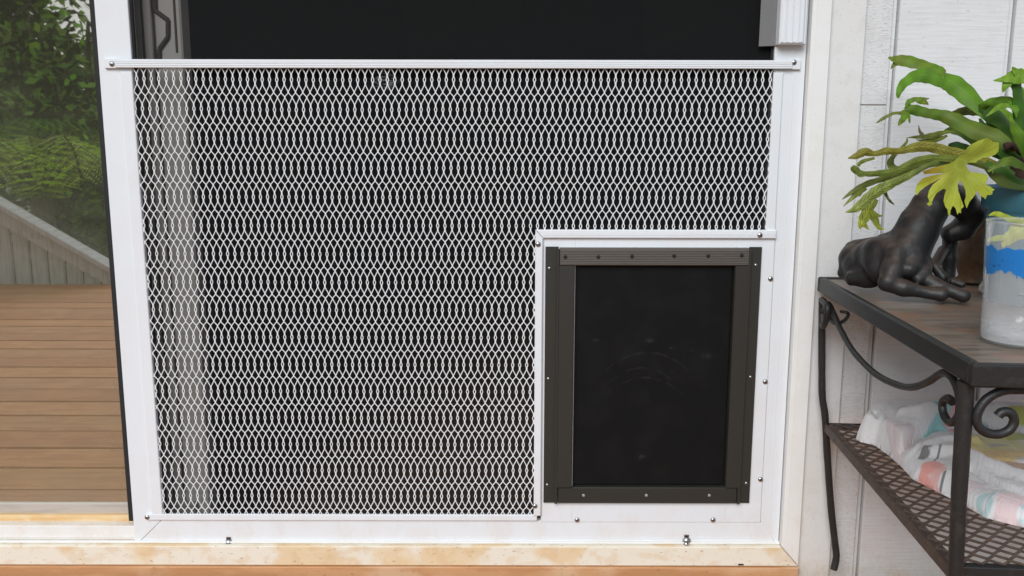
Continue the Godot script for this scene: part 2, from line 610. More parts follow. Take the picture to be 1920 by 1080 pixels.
	gl.metallic_specular = 0.2
	gl.vertex_color_use_as_albedo = true
	gl.backlight_enabled = true
	gl.backlight = Color(0.85, 1.0, 0.3)
	world_tex(mat("bark", Color.WHITE, 0.9), painted(512, 512, Color(0.09, 0.065, 0.045), [[fall, 0.4, 0.7, Color(0.04, 0.03, 0.022), 0.8]]), 1.5)
	world_tex(mat("garden_ground", Color.WHITE, 0.95), painted(512, 512, Color(0.05, 0.06, 0.025), [[soft, 0.4, 0.7, Color(0.07, 0.05, 0.03), 0.8], [fine, 0.5, 0.8, Color(0.05, 0.085, 0.025), 0.7]]), 0.4)
	mat("rhizome", lin(0.06, 0.03, 0.02), 0.9)
	# drinking glass
	var clear := mat("clear_glass", Color(1, 1, 1, 0.06), 0.03)
	clear.transparency = BaseMaterial3D.TRANSPARENCY_ALPHA


# ---------- the place ----------
func _ready() -> void:
	rng.seed = 11
	var cam := Camera3D.new()
	cam.name = "camera"
	cam.fov = 36.4502
	cam.near = 0.05
	cam.far = 400.0
	cam.position = Vector3(0.0, 0.828, 1.58)
	cam.basis = Basis(Vector3.RIGHT, deg_to_rad(-9.700)) * Basis(Vector3.BACK, deg_to_rad(0.100))
	add_child(cam)
	cam.current = true
	var sky_mat := ProceduralSkyMaterial.new()
	sky_mat.sky_top_color = Color(0.76, 0.83, 0.93)
	sky_mat.sky_horizon_color = Color(0.87, 0.92, 0.97)
	sky_mat.sky_curve = 0.12
	sky_mat.ground_bottom_color = Color(0.3, 0.3, 0.26)
	sky_mat.ground_horizon_color = Color(0.6, 0.62, 0.6)
	sky_mat.sky_energy_multiplier = 0.8
	var sky := Sky.new()
	sky.sky_material = sky_mat
	var env := Environment.new()
	env.background_mode = Environment.BG_SKY
	env.sky = sky
	env.ambient_light_source = Environment.AMBIENT_SOURCE_SKY
	env.tonemap_mode = Environment.TONE_MAPPER_LINEAR
	env.tonemap_exposure = 1.66
	env.sdfgi_enabled = true
	env.ssao_enabled = true
	env.ssil_enabled = true
	var we := WorldEnvironment.new()
	we.name = "world_environment"
	we.environment = env
	add_child(we)
	var sun := DirectionalLight3D.new()
	sun.name = "sun"
	sun.light_energy = 0.5
	sun.light_angular_distance = 36.0
	sun.light_color = Color(0.975, 0.99, 1.0)
	sun.shadow_enabled = true
	add_child(sun)
	sun.look_at_from_position(Vector3(-1.5, 2.9, 4.0), Vector3.ZERO)

	build_materials()
	build_ground()
	build_house()
	build_room()
	build_window()
	build_door_frame()
	build_screen_door()
	build_table()
	build_blanket()
	build_statue()
	build_vase()
	build_plant()
	build_tumbler()
	build_stone()
	build_garden()


func build_ground() -> void:
	var g := structure("ground")
	var s := tool()
	quad(s, Vector3(-120, -0.62, -120), Vector3(120, -0.62, -120), Vector3(120, -0.62, 120), Vector3(-120, -0.62, 120), Vector3.UP)
	part("soil", s, M.garden_ground, g)
	var d := structure("deck")
	var z := 0.034
	var i := 0
	var joist := tool()
	for x in range(-5, 4):
		cbox(joist, Vector3(x, -0.1, 1.62), Vector3(0.05, 0.12, 3.02), 0.003)
	cbox(joist, Vector3(-0.9, -0.32, 3.15), Vector3(8.6, 0.5, 0.03), 0.003)
	part("joists", joist, M.grey_wood, d)
	while z < 3.2:
		var w := 0.138
		s = tool()
		cbox(s, Vector3(-0.9, -0.014 + 0.001 * sin(i * 2.1), z + w * 0.5), Vector3(8.6, 0.028, w), 0.004)
		part("plank", s, M["deck_wood_%d" % (i % 3)], d)
		z += w + 0.0032
		i += 1


func build_house() -> void:
	var h := thing("house_wall", "white painted plywood house wall with vertical grooves behind the side table", "wall", Vector3(0.6, 0, 0))
	var s := tool()
	slab(s, 0.556, -0.6, 3.4, 2.55, -0.14, -0.022, 0.0)
	slab(s, -4.5, -0.6, -1.86, 2.55, -0.14, -0.022, 0.0)
	slab(s, -1.86, 2.12, 0.556, 2.55, -0.14, -0.022, 0.0)
	slab(s, -1.86, -0.6, 0.556, -0.04, -0.14, -0.022, 0.0)
	part("wall_core", s, M.siding, h)
	s = tool()
	slab(s, 0.5515, -0.02, 0.6145, 2.2, -0.022, 0.004, 0.0012)
	part("trim_board", s, M.board_paint, h)
	s = tool()
	prism(s, rect(0.6155, -0.02, 0.664, 0.887), -0.022, -0.006, 0.0006)
	prism(s, rect(0.6155, 0.8885, 0.664, 2.5), -0.022, -0.006, 0.0006)
	part("siding_board", s, M.rough_siding, h, "narrow weathered strip beside the trim board")
	var x := 0.676
	for i in 12:
		s = tool()
		slab(s, x, -0.02, x + 0.191, 2.5, -0.022, -0.0055, 0.0012)
		part("siding_board", s, M.siding, h)
		s = tool()
		slab(s, x - 0.0095, -0.02, x - 0.0025, 2.5, -0.022, -0.013, 0.0008)
		part("groove_bead", s, M.siding, h)
		x += 0.203
	x = -1.9
	for i in 12:
		s = tool()
		slab(s, x - 0.191, -0.02, x, 2.5, -0.022, -0.0055, 0.0012)
		part("siding_board", s, M.siding, h)
		x -= 0.203
	s = tool()
	slab(s, -1.86, 2.13, 0.56, 2.5, -0.022, -0.0055, 0.0012)
	part("siding_board", s, M.siding, h)
	var r := thing("porch_roof", "white porch roof overhanging the door wall above the picture", "roof", Vector3(-0.5, 2.56, 0))
	s = tool()
	cbox(s, Vector3(-0.5, 2.612, -1.42), Vector3(8.2, 0.1, 5.16), 0.005)
	part("roof_slab", s, M.siding, r)
	s = tool()
	cbox(s, Vector3(-0.5, 2.455, 1.06), Vector3(8.2, 0.21, 0.06), 0.004)  # unseen beam added under the roof edge to shade the door top
	part("added_shade_beam", s, M.siding, r)


func build_room() -> void:
	var f := structure("interior_floor")
	var s := tool()
	cbox(s, Vector3(-0.6, -0.02, -1.9), Vector3(5.2, 0.06, 3.5), 0.0)
	part("floor_slab", s, M.inside_floor, f)
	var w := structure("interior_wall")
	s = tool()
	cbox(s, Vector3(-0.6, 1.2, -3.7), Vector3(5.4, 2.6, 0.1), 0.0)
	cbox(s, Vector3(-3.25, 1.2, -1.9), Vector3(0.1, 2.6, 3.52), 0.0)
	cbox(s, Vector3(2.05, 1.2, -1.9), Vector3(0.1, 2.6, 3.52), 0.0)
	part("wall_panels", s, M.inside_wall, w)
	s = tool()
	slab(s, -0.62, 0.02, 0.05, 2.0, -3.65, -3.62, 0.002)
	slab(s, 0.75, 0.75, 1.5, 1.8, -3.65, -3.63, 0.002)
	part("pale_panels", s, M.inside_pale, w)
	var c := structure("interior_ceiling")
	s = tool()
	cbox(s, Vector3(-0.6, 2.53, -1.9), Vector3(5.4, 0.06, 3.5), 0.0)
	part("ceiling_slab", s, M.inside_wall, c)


func build_window() -> void:
	var w := thing("fixed_window", "tall fixed glass pane left of the screen door, mirroring the garden", "window", Vector3(-1.2, 0.06, -0.04))
	var s := tool()
	quad(s, Vector3(-1.8, 0.1, -0.041), Vector3(-0.664, 0.1, -0.041), Vector3(-0.664, 2.06, -0.041), Vector3(-1.8, 2.06, -0.041), Vector3(0, 0, 1))
	part("glass_pane", s, M.window_glass, w)
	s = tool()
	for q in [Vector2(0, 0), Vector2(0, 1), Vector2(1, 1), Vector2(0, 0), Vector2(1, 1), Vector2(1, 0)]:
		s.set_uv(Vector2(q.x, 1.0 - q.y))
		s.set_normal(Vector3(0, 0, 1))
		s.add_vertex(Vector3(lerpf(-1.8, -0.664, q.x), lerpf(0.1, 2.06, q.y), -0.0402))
	part("haze_film", s, M.glass_haze, w)
	s = tool()
	cbox(s, Vector3(-1.215, 1.08, -0.062), Vector3(1.17, 1.96, 0.004), 0.0, Basis(Vector3.RIGHT, 0.006))
	part("inner_pane", s, M.inner_glass, w)
	s = tool()
	slab(s, -1.82, Vector3(-0.8990, 0.0980, -0.0360).y, -0.62, Vector3(-0.8969, 0.1224, -0.0360).y, -0.075, -0.036, 0.002)
	part("bottom_rail", s, M.rail_grey, w)
	s = tool()
	slab(s, -1.82, Vector3(-0.8919, 0.0843, -0.0200).y, -0.7, Vector3(-0.8924, 0.1023, -0.0240).y, -0.075, -0.024, 0.004)
	part("wooden_strip", s, M.bare_wood_strip, w)
	s = tool()
	slab(s, -1.86, 0.06, -1.8, 2.1, -0.1, -0.02, 0.002)
	part("side_stile", s, M.cream_frame, w)
	s = tool()
	slab(s, -1.82, 2.06, -0.6, 2.1, -0.09, -0.02, 0.002)
	part("top_rail", s, M.cream_frame, w)
	# the meeting stile seen through the screen
	s = tool()
	slab(s, -0.662, 0.06, -0.648, 2.06, -0.09, -0.044, 0.002)
	slab(s, -0.644, 0.06, -0.5955, 2.06, -0.09, -0.05, 0.003)
	var st := part("meeting_stile", s, M.stile_grey, w)
	s = tool()
	slab(s, -0.6545, 0.06, -0.6435, 2.06, -0.06, -0.052, 0.001)
	slab(s, -0.608, 0.98, -0.604, 2.06, -0.06, -0.0485, 0.0005)
	var zig := [Vector3(-0.6368, 1.1076, -0.0490), Vector3(-0.6404, 1.0527, -0.0490), Vector3(-0.6186, 1.0362, -0.0490), Vector3(-0.6205, 1.0066, -0.0490), Vector3(-0.6372, 0.9860, -0.0490), Vector3(-0.6392, 0.9551, -0.0490)]
	for k in zig.size() - 1:
		tube(s, [zig[k], zig[k + 1]], 0.0045, 0.0045, 6)
	part("latch_strip", s, M.stile_brown, st)
	# black brush seal between the fixed pane and the screen door
	s = tool()
	slab(s, -0.7385, 0.099, -0.7275, 2.05, -0.036, -0.006, 0.002)
	part("black_seal", s, M.black_rubber, w)


func build_door_frame() -> void:
	var f := thing("door_frame", "cream door frame with a tan stained sill under the screen door", "door frame", Vector3(-0.6, 0, 0))
	var xi := 0.5165
	var xo := 0.5505
	var yt: float = Vector3(0.5114, 0.0591, 0.0160).y
	var yb: float = Vector3(0.5431, 0.0198, 0.0160).y
	var s := tool()
	prism(s, [Vector2(xi, yt), Vector2(xo, yb), Vector2(xo, 2.16), Vector2(xi, 2.13)], -0.1, 0.016, 0.0016)
	prism(s, rect(xi + 0.006, 0.07, xi + 0.0075, 2.1), 0.014, 0.0166, 0.0002)
	part("jamb", s, M.cream_frame, f, "right jamb")
	s = tool()
	prism(s, [Vector2(-1.9, yb), Vector2(xo - 0.0012, yb), Vector2(xi - 0.0012, yt), Vector2(-1.9, yt)], -0.1, 0.016, 0.0016)
	part("sill", s, M.stained_sill, f, "stained sill")
	s = tool()
	slab(s, -1.9, Vector3(-0.8833, 0.0640, 0.0000).y, -0.72, Vector3(-0.8820, 0.0916, -0.0020).y, -0.09, -0.002, 0.0012)
	slab(s, -1.9, Vector3(-0.8830, 0.0684, 0.0000).y, -0.7305, Vector3(-0.8829, 0.0695, 0.0000).y, -0.004, -0.0005, 0.0001)
	part("track_cover", s, M.cream_frame, f)
	s = tool()
	slab(s, -1.9, yt + 0.0005, xi - 0.001, Vector3(-0.8833, 0.0640, 0.0000).y - 0.0004, -0.09, 0.006, 0.001)
	part("track_lip", s, M.cream_frame, f)
	s = tool()
	slab(s, -1.9, -0.03, xo, yb - 0.0012, -0.1, 0.02, 0.0014)
	part("fascia", s, M.rusty_fascia, f, "rust brown strip below the sill")
	s = tool()
	slab(s, xi - 0.082, yb + 0.0022, xi - 0.0715, yb + 0.0052, 0.0155, 0.0164, 0.0)
	part("weep_hole", s, M.dark_hole, f)
	s = tool()
	slab(s, -1.9, 2.1, xo, 2.16, -0.1, 0.012, 0.0012)
	part("head", s, M.cream_frame, f)


func screw_mesh(r: float, h: float) -> ArrayMesh:
	var s := tool()
	var prof := []
	for i in 6:
		var a := i / 5.0 * PI * 0.5
		prof.append(Vector2(r * cos(a), h * sin(a)))
	lathe(s, Vector3.ZERO, prof, 14)
	# a cross slot as two low bars sunk in the dome
	return s.commit()


func ribbed(s: SurfaceTool, x0: float, y0: float, x1: float, y1: float, z0: float, z1: float, ribs: Array) -> void:
	slab(s, x0, y0, x1, y1, z0, z1, 0.001)
	for r in ribs:
		slab(s, x0 + 0.0015, lerpf(y0, y1, r), x1 - 0.0015, lerpf(y0, y1, r) + 0.0011, z1 - 0.0004, z1 + 0.0007, 0.0004)


func build_screen_door() -> void:
	var d := thing("screen_door", "white aluminium sliding screen door with grille and pet door", "screen door", Vector3(-0.1, 0.05, 0))
	var xl := -0.7265
	var xr := 0.5145
	var yb: float = Vector3(-0.1638, 0.0511, 0.0000).y
	var s := tool()
	# stiles and rails, mitred at the bottom corners
	var bi: float = Vector3(-0.6697, 0.1081, 0.0000).y
	prism(s, [Vector2(xl, yb + 0.0006), Vector2(-0.668, bi + 0.0006), Vector2(-0.668, 2.08), Vector2(xl, 2.08)], -0.026, 0.0, 0.0009)
	part("left_stile", s, M.white_metal, d)
	s = tool()
	prism(s, [Vector2(xl + 0.0005, yb), Vector2(xr - 0.0006, yb), Vector2(Vector3(0.4821, 0.1027, 0.0000).x, Vector3(0.4821, 0.1027, 0.0000).y), Vector2(-0.668, bi)], -0.026, 0.0, 0.0007)
	slab(s, -0.66, yb + 0.018, 0.47, yb + 0.019, -0.0004, 0.0006, 0.0003)
	part("bottom_rail", s, M.white_metal, d)
	s = tool()
	prism(s, [Vector2(xr, yb + 0.0015), Vector2(xr, 2.08), Vector2(0.4595, 2.08), Vector2(0.4595, 0.665), Vector2(0.478, 0.665), Vector2(0.478, Vector3(0.4800, 0.1037, 0.0000).y + 0.0012)], -0.026, 0.0, 0.0009)
	slab(s, 0.494, 0.09, 0.4955, 2.06, -0.0004, 0.0007, 0.0003)
	part("right_stile", s, M.white_metal, d)
	s = tool()
	slab(s, -0.667, 2.02, 0.459, 2.08, -0.026, 0.0, 0.0009)
	part("top_rail", s, M.white_metal, d)
	# insect screen
	s = tool()
	quad(s, Vector3(-0.668, 0.1, -0.012), Vector3(0.46, 0.1, -0.012), Vector3(0.46, 2.03, -0.012), Vector3(-0.668, 2.03, -0.012), Vector3(0, 0, 1))
	part("insect_screen", s, M.insect_mesh, d)
	s = tool()
	for e in [[-0.668, 0.1, -0.6635, 2.03], [0.455, 0.66, 0.4595, 2.03]]:
		s = tool()
		slab(s, e[0], e[1], e[2], e[3], -0.0118, -0.006, 0.001)
		part("spline", s, M.black_rubber, d)
	s = tool()
	var fy: float = Vector3(0.4464, 0.9873, 0.0030).y
	prism(s, [Vector2(0.4305, fy), Vector2(0.4615, fy + 0.001), Vector2(0.4615, 2.03), Vector2(0.4345, 2.03)], 0.001, 0.0025, 0.0003)
	part("loose_screen_edge", s, M.loose_mesh, d, "frayed grey strip of screen by the handle")
	# pale translucent patch on the screen
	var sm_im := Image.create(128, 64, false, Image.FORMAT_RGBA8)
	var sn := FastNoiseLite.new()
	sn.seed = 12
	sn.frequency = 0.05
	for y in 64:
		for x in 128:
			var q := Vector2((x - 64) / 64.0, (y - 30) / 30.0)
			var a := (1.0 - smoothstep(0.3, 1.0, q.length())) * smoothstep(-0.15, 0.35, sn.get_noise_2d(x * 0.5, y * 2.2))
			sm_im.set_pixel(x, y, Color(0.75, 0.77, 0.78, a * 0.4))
	var smm := mat("soft_blend", Color.WHITE, 0.9)
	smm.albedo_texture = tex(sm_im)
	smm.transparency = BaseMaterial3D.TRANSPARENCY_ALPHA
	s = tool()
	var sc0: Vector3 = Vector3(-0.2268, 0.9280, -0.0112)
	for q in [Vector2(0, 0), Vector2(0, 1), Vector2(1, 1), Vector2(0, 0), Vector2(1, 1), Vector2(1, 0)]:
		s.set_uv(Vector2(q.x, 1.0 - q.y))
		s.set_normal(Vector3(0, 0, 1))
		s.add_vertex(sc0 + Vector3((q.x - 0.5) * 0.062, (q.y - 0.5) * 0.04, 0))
	part("pale_patch", s, smm, d)
	# pull handle
	s = tool()
	var hy: float = Vector3(0.4763, 0.9895, 0.0260).y
	slab(s, 0.4595, hy, 0.5025, 1.35, 0.0, 0.024, 0.003)
	for k in 3:
		slab(s, 0.4665 + 0.011 * k, hy + 0.001, 0.4705 + 0.011 * k, 1.348, 0.0235, 0.0258, 0.0007)
	slab(s, 0.4995, hy - 0.0005, 0.5075, 1.35, 0.0, 0.019, 0.002)
	part("pull_handle", s, M.white_metal, d)
	build_grille(d)
	# trim channels that hold the grille
	s = tool()
	slab(s, -0.6885, Vector3(-0.4074, 0.1169, 0.0040).y, -0.6675, 0.9425, 0.0, 0.0045, 0.0012)
	part("grille_channel", s, M.white_metal, d)
	s = tool()
	slab(s, 0.4585, Vector3(0.4706, 0.6573, 0.0040).y, 0.4755, 0.9425, 0.0, 0.0045, 0.0012)
	part("grille_channel", s, M.white_metal, d)
	s = tool()
	var ty0: float = Vector3(-0.1032, 0.9488, 0.0080).y
	var ty1: float = Vector3(-0.1031, 0.9633, 0.0080).y
	ribbed(s, -0.694, ty0, 0.489, ty1, 0.0046, 0.0095, [0.28, 0.5, 0.68])
	slab(s, -0.7145, ty0 - 0.001, -0.6945, ty1 + 0.001, 0.0003, 0.0062, 0.001)
	slab(s, 0.4895, ty0 - 0.001, 0.5045, ty1 + 0.001, 0.0003, 0.0062, 0.001)
	part("top_bar", s, M.white_metal, d)
	s = tool()
	slab(s, Vector3(-0.6992, 0.1104, 0.0050).x, Vector3(-0.3667, 0.1066, 0.0050).y, Vector3(0.0487, 0.1182, 0.0050).x, Vector3(-0.3663, 0.1185, 0.0050).y, 0.0004, 0.0052, 0.001)
	part("bottom_bar", s, M.white_metal, d)
	build_pet_door(d)
	# fasteners
	var sm := screw_mesh(0.005, 0.0028)
	for p in [Vector3(-0.7004, 0.9552, 0.0060), Vector3(0.4926, 0.9600, 0.0060), Vector3(-0.6970, 0.1125, 0.0050), Vector3(0.0444, 0.1384, 0.0090), Vector3(0.0471, 0.6397, 0.0090), Vector3(0.4471, 0.6569, 0.0090), Vector3(0.4725, 0.5759, 0.0020), Vector3(0.4726, 0.3816, 0.0020), Vector3(0.4732, 0.1898, 0.0020), Vector3(0.1254, 0.1077, 0.0030), Vector3(0.3860, 0.1082, 0.0030)]:
		var sc := place("screw", sm, M.steel, d, p, Basis(Vector3.RIGHT, PI / 2))
		var sl := tool()
		cbox(sl, Vector3(0, 0.0025, 0), Vector3(0.0056, 0.0009, 0.0009), 0.0001, Basis(Vector3.UP, p.x * 7.0))
		place("slot", sl.commit(), M.dark_hole, sc)
	for p in [Vector3(-0.5451, 0.0586, 0.0010), Vector3(0.3368, 0.0646, 0.0010)]:
		s = tool()
		slab(s, p.x - 0.0048, p.y + 0.002, p.x + 0.0048, p.y + 0.0125, -0.001, 0.0014, 0.0005)
		var ad := part("roller_adjuster", s, M.steel, d)
		s = tool()
		slab(s, p.x - 0.0038, p.y + 0.0066, p.x + 0.0038, p.y + 0.0098, 0.001, 0.0018, 0.0002)
		part("slot", s, M.dark_hole, ad)
		place("bolt_head", screw_mesh(0.0086, 0.006), M.steel, ad, p + Vector3(0.0005, -0.0005, 0.0005), Basis(Vector3.RIGHT, PI / 2))
		place("bolt_end", screw_mesh(0.0056, 0.005), M.steel, ad, p + Vector3(-0.001, -0.0045, 0.0052), Basis(Vector3.RIGHT, PI / 2))


func strand(s: SurfaceTool, a: Vector2, b: Vector2, w: float, z: float) -> void:
	var t := (b - a).normalized()
	var n := Vector2(-t.y, t.x) * w * 0.5
	a -= t * w * 0.2
	b += t * w * 0.2
	var zb := z - 0.0011
	var f := [Vector3(a.x + n.x * 0.6, a.y + n.y * 0.6, z), Vector3(b.x + n.x * 0.6, b.y + n.y * 0.6, z), Vector3(b.x - n.x * 0.6, b.y - n.y * 0.6, z), Vector3(a.x - n.x * 0.6, a.y - n.y * 0.6, z)]
	var r := [Vector3(a.x + n.x, a.y + n.y, zb), Vector3(b.x + n.x, b.y + n.y, zb), Vector3(b.x - n.x, b.y - n.y, zb), Vector3(a.x - n.x, a.y - n.y, zb)]
	quad(s, f[0], f[1], f[2], f[3], Vector3(0, 0, 1))
	quad(s, f[0], f[1], r[1], r[0], Vector3(n.x, n.y, 0))
	quad(s, f[3], f[2], r[2], r[3], Vector3(-n.x, -n.y, 0))


# expanded aluminium sheet: pairs of strands that meet, part round small eyes and cross twice between the eyes
func build_grille(d: Node3D) -> void:
	var s := tool()
	var hh := 0.01295
	var vv := 0.05166
	var y0 := 0.9298
	var e := 0.0021
	var w := 0.00188
	var m := 0.00058
	# one strand of a half period, as (x in columns, y in rows); mirrored for its partner
	var way := [Vector2(e, 0.0), Vector2(e * 0.8, -0.042), Vector2(m, -0.088), Vector2(m, -0.175), Vector2(m + 0.0005, -0.205), Vector2(hh * 0.5 - m, -0.385), Vector2(hh * 0.5 - m * 0.8, -0.415), Vector2(hh * 0.5 - m, -0.445)]
	var wob := FastNoiseLite.new()
	wob.seed = 4
	wob.frequency = 2.5
	for row in range(-1, 18):
		var yc := y0 - vv * row
		for col in range(-20, 74):
			var xc := -0.4404 + hh * (col + (0.5 if posmod(row, 2) == 1 else 0.0)) + row * 0.00018
			for side in [-1.0, 1.0]:
				for flip in [-1.0, 1.0]:
					for k in way.size() - 1:
						var a := Vector2(xc + side * way[k].x, yc + flip * way[k].y * vv)
						var b := Vector2(xc + side * way[k + 1].x, yc + flip * way[k + 1].y * vv)
						_clip_strand(s, a, b, w, wob)
				# between the two crossings
				_clip_strand(s, Vector2(xc + side * (hh * 0.5 - m), yc - 0.445 * vv), Vector2(xc + side * (m + 0.0002), yc - 0.555 * vv), w, wob)
	part("expanded_metal_grille", s, M.grille_metal, d)


func _clip_strand(s: SurfaceTool, a: Vector2, b: Vector2, w: float, wob: FastNoiseLite) -> void:
	var c := (a + b) * 0.5
	if c.x < -0.672 or c.x > 0.464 or c.y > 0.948 or c.y < 0.113 or (c.x > 0.047 and c.y < 0.664):
		return
	if absf(a.x - b.x) < 1e-7 and absf(a.y - b.y) < 1e-7:
		return
	var off := Vector2(wob.get_noise_2d(c.x, c.y), wob.get_noise_2d(c.x + 7.0, c.y)) * 0.0016
	strand(s, a + off, b + off, w, 0.0022 + wob.get_noise_2d(c.x * 1.3, c.y - 3.0) * 0.001)


func build_pet_door(d: Node3D) -> void:
	var x0: float = Vector3(0.0422, 0.4994, 0.0060).x
	var x1: float = Vector3(0.0560, 0.4994, 0.0060).x
	var yt: float = Vector3(0.2309, 0.6658, 0.0060).y
	var yi: float = Vector3(0.2313, 0.6503, 0.0060).y
	var ybot: float = Vector3(0.0487, 0.1176, 0.0060).y
	var xr := 0.477
	var s := tool()
	# white adaptor panel as four strips round the opening
	var px: float = Vector3(0.1156, 0.3968, 0.0000).x
	var py0: float = Vector3(0.2447, 0.1725, 0.0000).y
	var qx: float = Vector3(0.4088, 0.3973, 0.0000).x
	var qy1: float = Vector3(0.2334, 0.6008, 0.0000).y
	var pb: float = Vector3(0.3285, 0.1024, 0.0000).y
	slab(s, x1 + 0.0002, pb + 0.0006, px, yi - 0.0002, -0.02, 0.0018, 0.0006)
	slab(s, px + 0.0001, pb + 0.0006, qx - 0.0001, py0, -0.02, 0.0018, 0.0006)
	slab(s, px + 0.0001, qy1, qx - 0.0001, yi - 0.0002, -0.02, 0.0018, 0.0006)
	slab(s, qx, pb + 0.0006, xr, yi - 0.0002, -0.02, 0.0018, 0.0006)
	var pd := part("pet_door", s, M.white_metal, d, "pet door with a dark bronze frame and black flap")
	s = tool()
	prism(s, [Vector2(x0, ybot), Vector2(x1, ybot), Vector2(x1, yi - 0.0004), Vector2(x0, yt - 0.0004)], -0.004, 0.0085, 0.0018)
	part("left_trim", s, M.white_metal, pd)
	s = tool()
	prism(s, [Vector2(x0 + 0.0004, yt), Vector2(x1 + 0.0004, yi), Vector2(xr, yi), Vector2(xr, yt)], -0.004, 0.0085, 0.0018)
	for r in [0.35, 0.55]:
		slab(s, x0 + 0.016, lerpf(yi, yt, r), xr - 0.001, lerpf(yi, yt, r) + 0.001, 0.008, 0.0092, 0.0004)
	part("top_trim", s, M.white_metal, pd)
	# bronze frame
	var fl: float = Vector3(0.0607, 0.3983, 0.0060).x
	var fr: float = Vector3(0.4528, 0.3990, 0.0060).x
	var ft: float = Vector3(0.2317, 0.6348, 0.0060).y
	var fb: float = Vector3(0.2446, 0.1439, 0.0060).y
	var l1: float = Vector3(0.0842, 0.3995, 0.0100).x
	var l2: float = Vector3(0.1139, 0.3995, 0.0100).x
	var r2: float = Vector3(0.4052, 0.4000, 0.0100).x
	var r1: float = Vector3(0.4309, 0.4001, 0.0100).x
	var hb: float = Vector3(0.2317, 0.6015, 0.0120).y
	var bb: float = Vector3(0.2432, 0.1756, 0.0100).y
	for e in [[fl, l1], [r1, fr]]:
		s = tool()
		slab(s, e[0], fb, e[1], ft, 0.0016, 0.0065, 0.001)
		part("side_flange", s, M.bronze, pd)
	for e in [[l1, l2, 1.0], [r2, r1, -1.0]]:
		s = tool()
		slab(s, e[0], bb + 0.0005, e[1], hb - 0.0005, -0.012, 0.0125, 0.0014)
		var rx: float = e[0] if e[2] > 0.0 else e[1]
		slab(s, rx - 0.003, fb + 0.0004, rx + 0.002, ft - 0.004, 0.004, 0.0135, 0.0014)
		part("side_rail", s, M.bronze, pd)
	s = tool()
	slab(s, l1 + 0.003, fb + 0.0005, r1 - 0.003, bb, -0.012, 0.0085, 0.0014)
	slab(s, l1 + 0.003, fb + 0.0007, r1 - 0.003, fb + 0.0025, 0.008, 0.0096, 0.0006)
	part("threshold", s, M.bronze, pd)
	s = tool()
	slab(s, l1 + 0.002, hb, r1 - 0.002, ft - 0.001, -0.01, 0.0115, 0.001)
	var yy := hb + 0.0015
	while yy < ft - 0.004:
		slab(s, l1 + 0.0025, yy, r1 - 0.0025, yy + 0.0016, 0.011, 0.0131, 0.0006)
		yy += 0.0031
	part("hinge_bar", s, M.bronze_rib, pd)
	var hole := screw_mesh(0.0036, 0.0012)
	for p in [Vector3(0.0963, 0.6170, 0.0130), Vector3(0.1560, 0.6171, 0.0130), Vector3(0.2167, 0.6182, 0.0130), Vector3(0.2927, 0.6193, 0.0130), Vector3(0.3544, 0.6194, 0.0130), Vector3(0.4150, 0.6205, 0.0130)]:
		place("hinge_hole", hole, M.dark_hole, pd, p, Basis(Vector3.RIGHT, PI / 2))
	var riv := screw_mesh(0.0031, 0.0022)
	for p in [Vector3(0.0678, 0.5956, 0.0065), Vector3(0.0677, 0.3883, 0.0065), Vector3(0.0675, 0.1802, 0.0065), Vector3(0.4427, 0.6021, 0.0065), Vector3(0.4431, 0.3920, 0.0065), Vector3(0.4449, 0.1841, 0.0065)]:
		place("rivet", riv, M.steel, pd, p, Basis(Vector3.RIGHT, PI / 2))
	for p in [Vector3(0.1365, 0.1598, 0.0085), Vector3(0.2560, 0.1600, 0.0085), Vector3(0.3755, 0.1602, 0.0085)]:
		place("rivet", screw_mesh(0.0029, 0.0008), M.pale_rivet, pd, p, Basis(Vector3.RIGHT, PI / 2))
	# the flap, with the smears a nose leaves
	s = tool()
	var f0 := Vector2(l2 + 0.0022, bb + 0.002)
	var f1 := Vector2(r2 - 0.0022, hb - 0.0006)
	slab(s, f0.x, f0.y, f1.x, f1.y, -0.006, -0.001, 0.002)
	var fm := mat("flap", Color.WHITE, 0.5)
	fm.albedo_texture = tex(flap_image())
	fm.uv1_scale = Vector3(1, 1, 1)
	fm.metallic_specular = 0.25
	var sq := tool()
	for q in [Vector2(0, 0), Vector2(0, 1), Vector2(1, 1), Vector2(0, 0), Vector2(1, 1), Vector2(1, 0)]:
		sq.set_uv(Vector2(q.x, 1.0 - q.y))
		sq.set_normal(Vector3(0, 0, 1))
		sq.add_vertex(Vector3(lerpf(f0.x + 0.002, f1.x - 0.002, q.x), lerpf(f0.y + 0.002, f1.y - 0.002, q.y), -0.0006))
	part("flap", s, M.black_rubber, pd)
	part("flap_face", sq, fm, pd)


